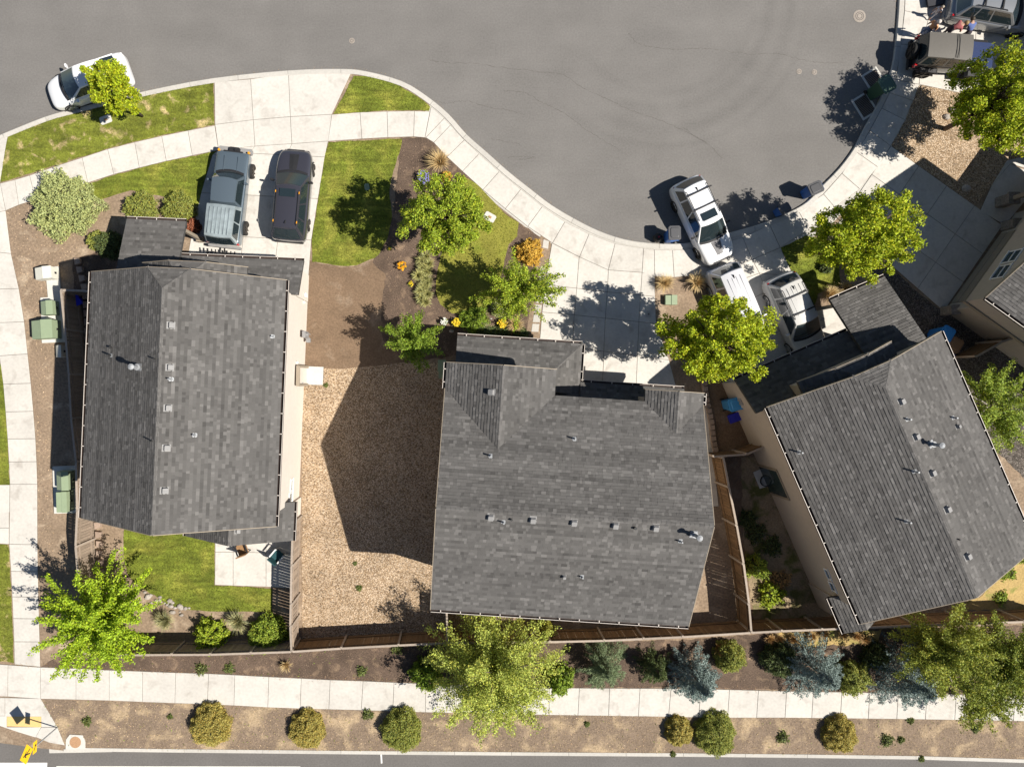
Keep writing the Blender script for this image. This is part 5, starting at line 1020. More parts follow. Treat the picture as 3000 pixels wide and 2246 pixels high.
# storm drains
def drain(label, px, py, rz):
    c = at(px, py); root = thing('storm_drain', (c.x, c.y, 0), label, 'drain', R(rz)); mb = MB(); X, Y, q = .62, .48, .11
    for a, b, w_, l in ((0, Y - q / 2, 2 * X, q), (0, -Y + q / 2, 2 * X, q), (X - q / 2, 0, q, 2 * Y - 2 * q), (-X + q / 2, 0, q, 2 * Y - 2 * q)): mb.box((a, b, 0), (w_, l, .03))
    mb.build('frame', M['pad'], root); MB().box((0, 0, .001), (2 * X - 2 * q, 2 * Y - 2 * q, .006)).build('pit', M['grate'], root)
    for i in range(13): MB().box((-.46 + i * .077, 0, .012), (.03, 2 * Y - 2 * q, .014)).build('grate_bar', M['iron'], root)
drain('storm drain grate partly hidden by the green bin', 2562, 238, -58); drain('storm drain grate with pale concrete frame in tree shade', 2533, 311, -58)
def cover(label, px, py, r, m='iron', z=.004, par=None):
    c = at(px, py, z); root = thing('manhole_cover', (c.x, c.y, z), label, 'manhole'); MB().cyl((0, 0, 0), r, .008, 28).build('rim', M[m], root); cv = MB().cyl((0, 0, .008), r * .8, .008, 28); cv.build('cover', M[m], root)
    rg = MB()
    for q in (.35, .6): 
        G = [[(r * k * math.cos(a), r * k * math.sin(a), .018) for k in (q, q + .07)] for a in [2 * math.pi * i / 20 for i in range(21)]]; rg.grid(G)
    rg.build('cast_ring', M['grate'], root)
M['ironw'] = mat('worn_iron', (.33, .29, .25), .75, .2, 25)
cover('large round manhole cover in the street near the top driveway', 2518, 48, .33, 'ironw'); cover('left one of two small valve covers in the street', 2341, 210, .14, 'ironw'); cover('right one of two small valve covers in the street', 2386, 212, .14, 'ironw'); cover('single small valve cover in the street above the left driveway', 1031, 120, .15, 'ironw')
c = at(221, 2165, .13); root = thing('inspection_chamber', (c.x, c.y, .1), 'round rusty cover in a pale concrete collar by the road kerb', 'manhole')
q = [gp(p, .13) - Vector((c.x, c.y, 0)) for p in z4((1410, 1270), (1830, 1270), (1830, 1100), (1770, 970), (1500, 955), (1420, 1060))]; MB().prism(q, -.15, .04).build('collar', M['pad'], root)
cc = gp(z4((1620, 1120))[0], .13) - Vector((c.x, c.y, 0)); MB().cyl((cc.x, cc.y, .04), .3, .012, 28).build('cover', M['rust'], root)
# meter pads in lawns
def padbox(label, px, py, rz, d=(.62, .42), lid='rust', m='pad'):
    c = at(px, py, .13); root = thing('meter_box', (c.x, c.y, .118), label, 'meter box', R(rz)); MB().box((0, 0, .015), (d[0], d[1], .04), bev=.06).build('collar', M[m], root); MB().box((0, 0, .04), (d[0] * .28, d[1] * .3, .014)).build('lid', M[lid], root)
padbox('pale meter pad in the dry grass under the small maple', 310, 351, 20); padbox('pale meter pad in the lawn by the turning circle walk', 1435, 636, -30, lid='rust'); padbox('small green valve box in shade on the striped lawn', 1075, 548, -80, (.36, .26), 'util', 'util')
padbox('dark meter lid set in the middle driveway', 1900, 920, -5, (.3, .35), 'iron', 'kerb')
# utility boxes by the west fence
PADN = [0]
def ubox(label, p, body_d, z0, rz, col='util', slope=True, pad_d=None, name='utility_cabinet'):
    c = at(p[0], p[1], .1); root = thing(name, (c.x, c.y, .1), label, 'utility box', R(rz)); x, y, h = body_d
    PADN[0] += 1
    if pad_d: MB().box((pad_d[2], pad_d[3], .02 + .007 * PADN[0]), (pad_d[0], pad_d[1], .1), bev=.02).build('pad', M['pad'], root)
    k = .72 if slope else 1
    ring = lambda yy: hx([(-x / 2, yy, z0), (x / 2, yy, z0), (x / 2, yy, h), (x * .05, yy, h), (-x / 2, yy, h * k)])
    mb = MB().hull(ring(y / 2), ring(-y / 2))
    mb.build('cabinet', M[col], root, bevel=.012); lid = MB().box((x * .28, 0, h + .012), (x * .5, y * 1.03, .024), bev=.01); lid.build('lid', M[col], root)
    MB().box((x / 2 + .02, 0, h * .5), (.04, .1, .12)).build('latch', M['black'], root)
M['cream'] = mat('cream_cabinet', (.72, .70, .60), .5, .04, 6)
ubox('cream telecom cabinet on a pale plinth beside the stone block edging', (148, 805), (.95, .62, .75), .08, 5, 'cream', True, (.7, 1.9, .15, -.55))
ubox('smaller pale green transformer on a concrete pad by the fence gate', (157, 905), (.72, .72, .7), .08, 3, 'util', True, (1.35, 1.25, .05, 0))
ubox('larger pale green transformer next to the smaller one', (150, 968), (1.2, .95, .95), .08, 3, 'util', True, (1.55, 1.3, .3, 0))
ubox('low white utility pedestal against the west fence', (187, 1030), (.36, .62, .55), .05, 2, 'cream', True)
ubox('long green transformer in house shade on a white pad', (208, 1402), (.75, .95, .9), .08, 2, 'util', True, (1.3, 2.5, -.25, -.55))
ubox('narrow green cabinet in front of the long transformer', (206, 1463), (.55, 1.05, .8), .08, 2, 'util', False)
c = at(1296, 1068, .2); ubox('teal utility box by the corner of the middle house', (1295, 1072), (.42, .62, .5), .02, -2, 'util', False); ubox('low teal junction box below the teal utility box', (1294, 1097), (.32, .4, .28), .02, -2, 'util', False)
ubox('small dark green irrigation box in the maple planter', (1962, 880), (.6, .5, .25), .02, 0, 'util', False)
# pedestrian sign
c = at(168.5, 2129, .1); root = thing('road_sign', (c.x, c.y, .1), 'yellow diamond pedestrian sign with arrow plate at the ramp corner', 'sign'); ya = R(4)
MB().bar((0, 0, 0), (0, 0, 3.05), .05).build('post', M['galv'], root)
ya = math.radians(88); tx = Vector((math.cos(ya), math.sin(ya), 0)); nx = Vector((math.sin(ya), -math.cos(ya), 0))
def plate(nm, ring, zc, m, d0=.03, d1=.04, par=None): return MB().hull([nx * d0 + tx * a + UP * (zc + b) for a, b in ring], [nx * d1 + tx * a + UP * (zc + b) for a, b in ring]).build(nm, M[m], par or root)
q = .5
sp = plate('sign_panel', [(0, -q), (q, 0), (0, q), (-q, 0)], 2.62, 'yellow')
SYM = [[(-.03, .19), (.03, .19), (.03, .27), (-.03, .27)], [(-.05, -.02), (.05, -.02), (.06, .17), (-.06, .17)], [(.0, -.03), (.06, -.02), (.17, -.24), (.11, -.26)], [(-.05, -.02), (.01, -.03), (-.06, -.27), (-.12, -.26)], [(.05, .16), (.17, .02), (.14, -.01), (.03, .1)], [(-.05, .16), (-.16, .04), (-.13, .0), (-.03, .1)]]
for s in SYM: plate('walker_symbol', s, 2.62, 'black', .0402, .044, sp)
ap = plate('arrow_plate', [(-.3, -.15), (.3, -.15), (.3, .15), (-.3, .15)], 1.96, 'yellow')
plate('arrow_symbol', [(-.16, .06), (.04, -.05), (.0, -.1), (.16, -.1), (.1, .04), (.07, .0), (-.13, .1)], 1.96, 'black', .0402, .044, ap)
# retaining blocks
def blocks(label, tops, n, d=(.36, .30, .22), m='block', name='block_edging'):
    root = thing(name, (*at(*tops[0])[:2], .1), label, 'edging'); o = wloc(root); P_ = [gp(p, .3) for p in tops]; ln = [(b - a).length for a, b in zip(P_, P_[1:])]; tot = sum(ln)
    for i in range(n):
        s = (i + .5) / n * tot; k = 0
        while k < len(ln) - 1 and s > ln[k]: s -= ln[k]; k += 1
        p = P_[k].lerp(P_[k + 1], min(1, s / ln[k])); dv = (P_[k + 1] - P_[k]); x, y, z = d; ob = MB().hull(hx([(-x / 2, -y / 2, 0), (x / 2, -y / 2, 0), (x * .38, y / 2, 0), (-x * .38, y / 2, 0)]), hx([(-x / 2, -y / 2, z), (x / 2, -y / 2, z), (x * .38, y / 2, z), (-x * .38, y / 2, z)])).build('block', M[m], root, bevel=.015)
        ob.location = (p.x - o.x, p.y - o.y, rnd.uniform(-.02, .02)); ob.rotation_euler = (0, 0, math.atan2(dv.y, dv.x) + rnd.uniform(-.12, .12))
blocks('tan stone block edging past the cream telecom cabinet', [(223, 752), (235, 800), (248, 850), (252, 905), (258, 1000), (262, 1060)], 12); blocks('tan block edging inside the sunlit part of the west fence', [(283, 1525), (290, 1600), (292, 1690)], 6); blocks('round stone edging between the middle and turned houses', [(2062, 1098), (2072, 1170), (2085, 1230), (2092, 1290), (2100, 1325)], 14, (.30, .28, .18))
# rocks
def rock(px, py, r, label, z=.1):
    c = at(px, py, z); a0 = rnd.random() * 6; G = [[(r * math.cos(a + a0) * math.cos(e) * (1 + .18 * math.sin(3 * a + 2 * e)), r * .75 * math.sin(a + a0) * math.cos(e) * (1 + .15 * math.cos(2 * a)), r * .6 * math.sin(e)) for e in [R(-60 + 25 * k) for k in range(7)]] for a in [2 * math.pi * k / 9 for k in range(10)]]
    o = MB().grid(G).build('rock', M['rock'], None); o.location = (c.x, c.y, z + r * .25); tag(o, label, 'rock', 'rocks edging the beds')
for i in range(26):
    t = rnd.random(); rock(lerp(410, 545, t) + rnd.uniform(-10, 14), lerp(1735, 1790, t ** .8) + rnd.uniform(-14, 14), rnd.uniform(.06, .17), 'pale rounded rock along the lawn edge by the bright green tree')
for p, r, l in [((2772, 344), .2, 'grey boulder in the maple shade on the gravel bed'), ((2790, 325), .25, 'larger boulder hidden by maple leaves on the gravel bed'), ((2828, 553), .26, 'tan boulder in house shade on the gravel bed'), ((2775, 205 + 0), .01, None), ((1323, 970), .13, 'single pale stone beside the garage roof bed'), ((2650, 1830), .12, 'stone under the birch by the back fence')]:
    if l: rock(*p, r, l)
# patio chairs
def chair(label, px, py, rz, fr, seatm):
    c = at(px, py, .2); root = thing('patio_chair', (c.x, c.y, .13), label, 'chair', R(rz))
    for x in (-.24, .24):
        for y in (-.24, .24): MB().bar((x, y, 0), (x, y, .62 if y < 0 else .42), .04).build('leg', M[fr], root)
    MB().box((0, 0, .42), (.54, .54, .05), bev=.02).build('seat', M[seatm], root); MB().box((0, .27, .72), (.54, .05, .6), bev=.02).build('backrest', M[seatm], root)
    for x in (-.27, .27): MB().box((x, -.02, .64), (.07, .52, .04), bev=.015).build('armrest', M[fr], root)
M['wood'] = mat('teak', (.30, .17, .08), .7, .2, 14); M['teal'] = mat('dark_teal', (.02, .07, .08), .6, .1, 10)
chair('wooden chair with grey back on the sunny patio', 716, 1603, 200, 'black', 'wood'); chair('pale framed teal chair in the fence shade of the patio', 818, 1622, 140, 'white', 'teal')
# hose coil
c = at(2246, 1408, .3); root = thing('garden_hose', (c.x, c.y, .13), 'dark coiled hose on the pad beside the turned house', 'hose'); MB().tube([((.3 + .02 * math.sin(k)) * math.cos(k * .5), .3 * math.sin(k * .5), .04 + .004 * k) for k in range(40)], .018, 6).build('coil', M['black'], root); MB().cyl((.1, .1, 0), .1, .3, 10, .14).build('reel_post', M['black'], root)
# ================================================================ VEGETATION
def leaves(C, size, up=0.5, aspect=0.6, jitter=.35, D=None):
    """C: (n,3) centres -> diamond leaves; D: preferred long axis"""
    n = len(C); nrm = RN.randn(n, 3); nrm /= np.linalg.norm(nrm, axis=1)[:, None]; nrm[:, 2] = np.abs(nrm[:, 2]) + up; nrm /= np.linalg.norm(nrm, axis=1)[:, None]
    a = RN.randn(n, 3) if D is None else D + RN.randn(n, 3) * jitter
    a -= nrm * (a * nrm).sum(1)[:, None]; a /= np.linalg.norm(a, axis=1)[:, None] + 1e-9; b = np.cross(nrm, a)
    s = (size * (0.65 + RN.rand(n) * .7))[:, None]
    return np.stack([C - a * s, C + b * s * aspect - a * s * .1, C + a * s, C - b * s * aspect - a * s * .1], 1).reshape(-1, 3)
def crown(root, V, m, nm='crown', huev=.4):
    n = len(V) // 4; L0 = wloc(root); V = V - np.array([L0.x, L0.y, L0.z]); return npmesh(nm, V, 4, m, root, tone=RN.rand(n), hue=(RN.rand(n) < huev) * RN.rand(n) * 1.4)
def ell(n): 
    d = RN.randn(n, 3); return d / np.linalg.norm(d, axis=1)[:, None]
def trunk(root, x, y, z0, z1, r, tips, m='bark'):
    mb = MB(); mb.tube([(x, y, z0), (x + .02, y - .03, (z0 + z1) / 2), (x, y, z1)], [r * 1.25, r, r * .75], 9); mb.build('trunk', M[m], root, world=True, smooth=True)
    bb = MB()
    for t in tips:
        b = Vector((x, y, lerp(z0, z1, rnd.uniform(.55, 1)))); t = Vector(t); mid = b.lerp(t, .5) + Vector((rnd.uniform(-.1, .1), rnd.uniform(-.1, .1), .15)); bb.tube([b, mid, t], [r * .45, r * .28, r * .1], 5)
    if tips: bb.build('limb', M[m], root, world=True, smooth=True)
def maple(label, px, py, zc, r, rz, m, nc=70, per=230, size=.085, cl=.42, name='maple_tree', rad=None, base=None, bark='bark', up=.22, sq=(1, 1)):
    """clumped round crown; px,py is where the crown's middle shows"""
    c = at(px, py, zc); root = thing(name, (base[0] if base else c.x, base[1] if base else c.y, .1), label, 'tree'); ph = RN.rand(6) * 6.28
    d = ell(nc); d[:, 2] = d[:, 2] * .9 + .12; rr = (.28 + .72 * RN.rand(nc) ** .6); az = np.arctan2(d[:, 1], d[:, 0])
    wob = 1 + .06 * np.sin(2 * az + ph[0]) + .06 * np.sin(3 * az + ph[1]) + .07 * np.sin(5 * az + ph[2])
    K_ = np.stack([c.x + d[:, 0] * rr * r * wob * sq[0], c.y + d[:, 1] * rr * r * wob * sq[1], c.z + d[:, 2] * rr * rz], 1)
    cs = cl * (.65 + .7 * RN.rand(nc)); idx = np.repeat(np.arange(nc), per); g_ = ell(len(idx)) * (RN.rand(len(idx)) ** .6)[:, None]
    out = d[idx]; P_ = K_[idx] + g_ * cs[idx][:, None] * np.array([1, 1, .75]) + out * (np.abs(RN.randn(len(idx))) * .18 * cs[idx])[:, None]
    P_[:, 2] = np.maximum(P_[:, 2], .5)
    crown(root, leaves(P_, size, up, .62), m); o = wloc(root); trunk(root, o.x, o.y, .05, zc - rz * .25, .03 + r * .035, [K_[i] for i in range(0, nc, 4)], bark); return root
def shooty(label, px, py, zc, r, m, nb=60, per=150, size=.07, el=(10, 80), sig=.10, droop=0.0, name='young_tree', base=None, bark='bark', z0=None, curl=0.0, up=.22, rz=None):
    """feathery crown: leaves strung along shoots that leave a common stem"""
    c = at(px, py, zc); root = thing(name, (base[0] if base else c.x, base[1] if base else c.y, .1), label, 'tree'); o = wloc(root); z0 = zc - r * .55 if z0 is None else z0; rz = r if rz is None else rz
    az = RN.rand(nb) * 6.283; e = np.radians(el[0] + (el[1] - el[0]) * RN.rand(nb)); ln = r * (.62 + .5 * RN.rand(nb)); st = np.stack([np.full(nb, o.x) + (c.x - o.x) * .7 * RN.rand(nb), np.full(nb, o.y) + (c.y - o.y) * .7 * RN.rand(nb), z0 + RN.rand(nb) * r * .45], 1)
    D = np.stack([np.cos(az) * np.cos(e), np.sin(az) * np.cos(e), np.sin(e) * rz / r], 1); V = []; tips = []
    for b in range(nb):
        n = int(per * ln[b] / r); t = .22 + .78 * RN.rand(n) ** .8; bend = RN.randn(3) * .14 * r
        Q = st[b] + D[b] * (t * ln[b])[:, None] + bend * (t ** 2)[:, None]; Q[:, 2] -= droop * r * t ** 2.2
        if curl: Q += np.stack([np.sin(t * 14 + b), np.cos(t * 12 + b * 2), np.sin(t * 11)], 1) * curl
        Q += RN.randn(n, 3) * sig * (1.15 - .7 * t)[:, None]; V.append(leaves(Q, size, up, .5, .9, np.repeat(D[b][None], n, 0)))
        if b % 2 == 0: tips.append(st[b] + D[b] * ln[b] * .75 + bend * .55 - np.array([0, 0, droop * r * .5]))
    V = np.concatenate(V); crown(root, V, m); trunk(root, o.x, o.y, .05, z0 + r * .3, .03 + r * .03, tips, bark); return root
def conifer(label, px, py, h, r, m, name='spruce_tree', whorl=.2, per=85, size=.055, core=True, base_z=.15, asp=.32):
    """px,py: where the middle of the skirt touches the ground"""
    c = at(px, py, .1); root = thing(name, (c.x, c.y, .1), label, 'tree'); V = []; z = base_z
    while z < h:
        k = 1 - z / h; R_ = r * k ** .85 + .06; nb = int(6 + 5 * k)
        for b in range(nb):
            a = rnd.random() * 6.283; ln = R_ * rnd.uniform(.6, 1.2); n = int(per * 1.5 * (ln / r + .12)); t = .18 + .82 * RN.rand(n) ** .7; d = np.array([math.cos(a), math.sin(a), 0]); wd = .06 + .17 * ln * (1 - t) 
            Q = np.array([c.x, c.y, z + .1]) + d * (t * ln)[:, None]; Q[:, 2] += .10 * ln - .28 * ln * t ** 2 + RN.randn(n) * .035
            s_ = (RN.rand(n) - .5) * 2 * wd; Q += np.array([-d[1], d[0], 0]) * s_[:, None]
            V.append(leaves(Q, size, .3, asp, .55, np.repeat(d[None], n, 0) + np.stack([-d[1] * s_ * 5, d[0] * s_ * 5, 0 * s_], 1)))
        z += whorl * (.55 + .45 * k)
    crown(root, np.concatenate(V), m); trunk(root, c.x, c.y, .05, h * .8, .05 + h * .012, []); return root
def bush(label, px, py, r, h, m, n=5200, size=.045, name='shrub', lump=.12, core='twig', up=.35, asp=.5, cat='shrub', group=None, sq=(1, 1)):
    c = at(px, py, .1 + h * .4); root = thing(name, (c.x, c.y, .1), label, cat, group=group); d = ell(n); d[:, 2] = np.abs(d[:, 2]); az = np.arctan2(d[:, 1], d[:, 0]); ph = RN.rand(4) * 6.28
    wob = 1 + lump * (.6 * np.sin(3 * az + ph[0] + 2 * d[:, 2]) + .6 * np.sin(7 * az + ph[1] - 4 * d[:, 2]) + .5 * np.sin(11 * az + ph[2] + 9 * d[:, 2]) + .5 * np.sin(5 * d[:, 2] * 3 + ph[3]))
    k = wob * (.80 + .24 * RN.rand(n)); P_ = np.stack([c.x + d[:, 0] * r * sq[0] * k, c.y + d[:, 1] * r * sq[1] * k, .1 + d[:, 2] * h * k], 1)
    crown(root, leaves(P_, size, up, asp, .7, d), m, 'foliage')
    G = [[(r * sq[0] * .78 * math.cos(a) * math.cos(e), r * sq[1] * .78 * math.sin(a) * math.cos(e), h * .76 * math.sin(e)) for e in [R(0), R(25), R(50), R(72), R(89)]] for a in [2 * math.pi * i / 16 for i in range(17)]]
    MB().grid(G).build('twigs', M[core], root, smooth=True); return root
def tuft(label, px, py, r, h, m, n=240, wd=.012, name='ornamental_grass', tip=None, cat='grass', spread=(.02, 1.0), group=None, lean=(0, 0)):
    c = at(px, py, .3); root = thing(name, (c.x, c.y, .1), label, cat, group=group); a = RN.rand(n) * 6.283; k = spread[0] + (spread[1] - spread[0]) * RN.rand(n) ** .7; V = []
    d = np.stack([np.cos(a), np.sin(a)], 1); nn = np.stack([-d[:, 1], d[:, 0]], 1); L_ = (.75 + .4 * RN.rand(n)); ts = (0, .35, .7, 1.0)
    pos = [np.stack([c.x + d[:, 0] * (.08 * r + k * r * t ** 1.3 * L_) + lean[0] * t, c.y + d[:, 1] * (.08 * r + k * r * t ** 1.3 * L_) + lean[1] * t, .1 + h * L_ * (t * 1.5 - t * t * (.35 + .65 * k))], 1) for t in ts]; ww = (1, .9, .6, .08)
    for i in range(3):
        A, B = pos[i], pos[i + 1]; o1 = np.concatenate([nn * wd * ww[i], np.zeros((n, 1))], 1); o2 = np.concatenate([nn * wd * ww[i + 1], np.zeros((n, 1))], 1); V.append(np.stack([A - o1, A + o1, B + o2, B - o2], 1).reshape(-1, 3))
    V = np.concatenate(V); L0 = wloc(root); V = V - np.array(L0); t = np.tile(RN.rand(n), 3); npmesh('blades', V, 4, m, root, tone=t, hue=np.tile(RN.rand(n), 3)); return root
def flowers(label, px, py, r, h, fm, n=60, size=.04, lm=None, name='flower_clump', nl=350, sq=(1, 1)):
    c = at(px, py, .1 + h * .5); root = thing(name, (c.x, c.y, .1), label, 'flowers'); 
    d = ell(n); d[:, 2] = np.abs(d[:, 2]); P_ = np.stack([c.x + d[:, 0] * r * sq[0] * RN.rand(n) ** .4, c.y + d[:, 1] * r * sq[1] * RN.rand(n) ** .4, .12 + h * (.7 + .4 * RN.rand(n))], 1)
    V = np.concatenate([leaves(P_ + RN.randn(n, 3) * size * .3, np.full(n, size), 2.0, .8) for _ in range(3)]); crown(root, V, fm, 'petals')
    d = ell(nl); Q = np.stack([c.x + d[:, 0] * r * sq[0] * RN.rand(nl) ** .4, c.y + d[:, 1] * r * sq[1] * RN.rand(nl) ** .4, .12 + h * .8 * RN.rand(nl)], 1); crown(root, leaves(Q, .05, .2, .3), lm or LF['green'], 'leaves')
M['twig'] = mat('twigs', (.055, .055, .025), .95, .3, 10); M['twigb'] = mat('brown_twigs', (.11, .08, .04), .95, .3, 10)
LF = dict(maple=leafm('maple_leaf', (.35, .435, .018), .28), bright=leafm('bright_leaf', (.33, .475, .025), .2), green=leafm('green_leaf', (.20, .30, .03), .2), yg=leafm('yellow_green_leaf', (.31, .41, .035), .25),
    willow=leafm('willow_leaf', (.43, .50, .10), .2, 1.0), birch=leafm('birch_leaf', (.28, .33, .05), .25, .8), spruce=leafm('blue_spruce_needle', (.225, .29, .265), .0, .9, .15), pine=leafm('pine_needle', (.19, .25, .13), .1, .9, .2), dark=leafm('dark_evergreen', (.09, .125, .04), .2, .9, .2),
    juniper=leafm('juniper_leaf', (.42, .47, .19), .1, .5, .25), box=leafm('box_leaf', (.28, .32, .07), .25, .6), broom=leafm('sage_leaf', (.42, .37, .10), .25, .6), straw=leafm('straw_blade', (.62, .49, .26), .1, .6, .3), yucca=leafm('yucca_blade', (.36, .38, .21), .2, .7, .2),
    gold=leafm('gold_leaf', (.66, .43, .07), .1, .6), red=leafm('barberry_leaf', (.30, .11, .06), .2, .7), purple=leafm('lavender_petal', (.33, .31, .72), .0, .5), orange=leafm('poppy_petal', (.85, .40, .01), .05, .3), yellow=leafm('yellow_petal', (.80, .60, .03), .1, .4), whitef=leafm('white_petal', (.75, .75, .70), .0, .3), olive=leafm('lily_blade', (.42, .45, .20), .2, .8), weed=leafm('weed_leaf', (.15, .19, .055), .25), olive2=leafm('olive_birch_leaf', (.22, .275, .04), .25), arb=leafm('arborvitae', (.24, .25, .03), .3), grn2=leafm('lime_leaf', (.28, .38, .05), .25), dry=leafm('dry_stalk', (.48, .31, .13), .1, .7))
# big trees
maple('round bright maple over the middle driveway with orange-tipped leaves', 2102, 995, 4.5, 2.35, 2.2, LF['maple'], 280, 135, .056, cl=.29, sq=(1.08, .86))
maple('maple on the small lawn beside the wide shaded driveway', 2528, 694, 4.0, 2.4, 2.1, LF['maple'], 270, 135, .056, cl=.29, sq=(1.08, .80))
maple('large maple over the gravel bed beside the black off-road car', 2935, 290, 3.9, 2.3, 2.3, LF['maple'], 260, 155, .056, cl=.33, sq=(1.0, 1.02))
c = at(417, 341, .1); maple('small upright maple on the verge leaning over the white saloon', 335, 262, 3.3, 1.0, 1.95, LF['maple'], 75, 200, .055, .26, base=(c.x, c.y))
maple('loose light-green tree in the bark bed beside the striped lawn', 1302, 632, 4.2, 1.95, 1.9, LF['yg'], 210, 140, .05, .27, name='young_tree', up=.2)
shooty('thin light-green tree by the orange shrub and middle driveway', 1528, 850, 3.2, 1.95, LF['yg'], 80, 260, .05, (-5, 70), .14)
shooty('small pale green tree on bare soil at the corner of the middle house', 1212, 1002, 2.8, 1.45, LF['green'], 55, 230, .05, (0, 75), .13)
shooty('bright lime tree with long shoots at the west fence corner', 275, 1832, 3.0, 2.75, LF['bright'], 130, 330, .06, (-5, 75), .16, .08)
shooty('large pale willow spreading over the bottom sidewalk', 1450, 1990, 3.4, 3.25, LF['willow'], 210, 380, .05, (-15, 80), .2, .22, name='willow_tree', curl=.12)
shooty('feathery birch hanging over the east yard of the turned house', 2935, 1190, 3.4, 2.4, LF['grn2'], 90, 300, .05, (-15, 60), .15, .2, name='birch_tree', bark='birchbark')
shooty('yellow-green birch between the spruce and the back fence', 2785, 1915, 4.2, 2.15, LF['birch'], 140, 380, .05, (0, 80), .17, .15, name='birch_tree', bark='birchbark')
shooty('darker birch at the right end of the planting strip', 2975, 1960, 4.0, 2.4, LF['olive2'], 130, 350, .05, (-5, 75), .17, .2, name='birch_tree', bark='birchbark')
shooty('low birch growth over the bottom sidewalk at the right', 2890, 2060, 2.2, 1.5, LF['birch'], 60, 280, .05, (-10, 60), .15, .15, name='birch_tree', bark='birchbark')
conifer('blue spruce nearest the dark round evergreen over the sidewalk', 2022, 1962, 2.9, 1.6, LF['spruce']); conifer('blue spruce in the middle of the planting strip', 2355, 1930, 3.2, 2.0, LF['spruce']); conifer('blue spruce beside the yellow-green birch', 2615, 1960, 3.2, 2.2, LF['spruce'])
conifer('long-needled grey-green pine beside the willow', 1762, 1930, 2.3, 1.7, LF['pine'], 'pine_tree', .22, 100, .09, asp=.12); conifer('dark slim evergreen between the pine and the first blue spruce', 1908, 1938, 2.0, 1.1, LF['dark'], 'evergreen_tree', .18, 70, .05)
# shrubs
bush('big grey-green juniper on the corner soil by the sidewalk', 182, 598, 1.62, 1.5, LF['juniper'], 15000, .05, 'juniper_shrub', .16)
bush('round clipped bush next to the juniper above the porch roof', 411, 608, .86, .8, LF['box'], 5200, .04); bush('round clipped bush beside the red barberry', 521, 608, .84, .85, LF['box'], 5200, .04)
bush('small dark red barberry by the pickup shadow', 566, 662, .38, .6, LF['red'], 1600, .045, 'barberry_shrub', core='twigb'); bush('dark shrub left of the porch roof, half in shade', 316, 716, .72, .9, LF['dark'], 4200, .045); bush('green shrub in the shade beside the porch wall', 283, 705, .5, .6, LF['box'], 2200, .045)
for l, x, y, r, h, mm in [('large olive round shrub, first on the roadside verge from the sign', 615, 2126, 1.05, .85, 'broom'), ('ochre round shrub, second on the verge from the sign', 898, 2138, .92, .75, 'broom'), ('olive-green round shrub on the verge left of the willow', 1176, 2139, 1.05, .95, 'box'), ('small ochre round shrub touching a larger green one on the verge', 1990, 2143, .7, .7, 'broom'), ('large green round shrub on the verge below the first spruce', 2098, 2152, 1.05, .95, 'box'), ('two-toned round shrub on the verge below the middle spruce', 2463, 2153, .88, .8, 'broom')]: bush(l, x, y, r, h, LF[mm], 13000, .036, lump=.085, sq=(1, 1.08))
for l, x, y, r in [('small green clump between two round verge shrubs', 2294, 2160, .35), ('small dark clump on the verge under the last spruce', 2600, 2168, .36), ('tiny clump beside the small dark verge clump', 2640, 2166, .18), ('small green weed near the ramp corner', 254, 2112, .26), ('green weed touching the sidewalk left of the willow', 1078, 2092, .32), ('little weed at the sidewalk edge under the spruce', 2668, 2110, .18), ('weed in the birch shade on the verge', 2860, 2132, .28), ('tiny weed by the stop line kerb', 498, 2098, .14), ('weed below the sidewalk near the pine', 1720, 2120, .14), ('weed tuft at the road kerb on the right', 2700, 2222, .16), ('weed tuft at the road kerb below the small ochre shrub', 1972, 2208, .15), ('pale weed between the back fence and sidewalk', 590, 1960, .35), ('grey-green weed below the lawn fence', 672, 1958, .3), ('weed in the bed left of the willow', 1060, 1965, .28), ('leafy weed below the brown fence', 1163, 1902, .3), ('weed in the middle of the gravel yard', 1052, 1722, .16), ('low weed on the sunlit gravel near the fence', 1040, 1650, .1), ('small weed at the gravel edge by the landing', 955, 1128, .12)]: bush(l, x, y, r * .85, r * .55, LF['weed'], 420, .045, 'weed', .3, cat='weed')
bush('glossy green bush by the back fence right of the spiky grass', 783, 1860, 1.02, 1.1, LF['grn2'], 8000, .045, lump=.08); bush('leafy green bush between the two spiky grasses', 616, 1862, .82, 1.0, LF['yg'], 4200, .06, lump=.22)
bush('round evergreen above the gap between spruces', 2140, 1925, .78, 1.2, LF['box'], 5200, .045, lump=.1); bush('dull round evergreen left of the middle spruce', 2283, 1932, .88, 1.1, LF['dark'], 5200, .045); bush('green mound right of the middle spruce', 2498, 1985, .85, 1.2, LF['box'], 5000, .05, lump=.18); bush('dark mound in the shade behind the last spruce', 2570, 1925, .7, .9, LF['dark'], 3000, .05); bush('deep green leafy bush at the willow left side', 1250, 1972, .8, 1.2, LF['green'], 4200, .06, lump=.2); bush('deep green leafy bush at the willow right side', 1640, 1990, .7, 1.1, LF['green'], 3600, .06, lump=.2)
bush('small golden-green arborvitae against the brown back fence', 1598, 1846, .48, 1.3, LF['arb'], 3600, .04, 'arborvitae', .06); bush('orange-gold shrub at the corner of the lawn and paver strip', 1552, 738, .66, .65, LF['gold'], 3200, .045, lump=.16, core='twigb'); bush('orange flowering shrub under the loose tree', 1308, 517, .28, .4, LF['gold'], 800, .04, core='twigb')
bush('grey purple round shrub beside the pale lawn', 1463, 903, .45, .5, LF['juniper'], 1700, .04, core='twigb'); bush('fine dark green juniper below the pale lawn', 1390, 938, .72, .5, LF['green'], 3800, .045, lump=.2); bush('dark hedge plant in shade along the garage eave', 1440, 975, .6, .5, LF['dark'], 2200, .05, sq=(1.6, .6)); bush('dark hedge plant at the right end of the garage eave', 1525, 978, .4, .45, LF['dark'], 1400, .05)
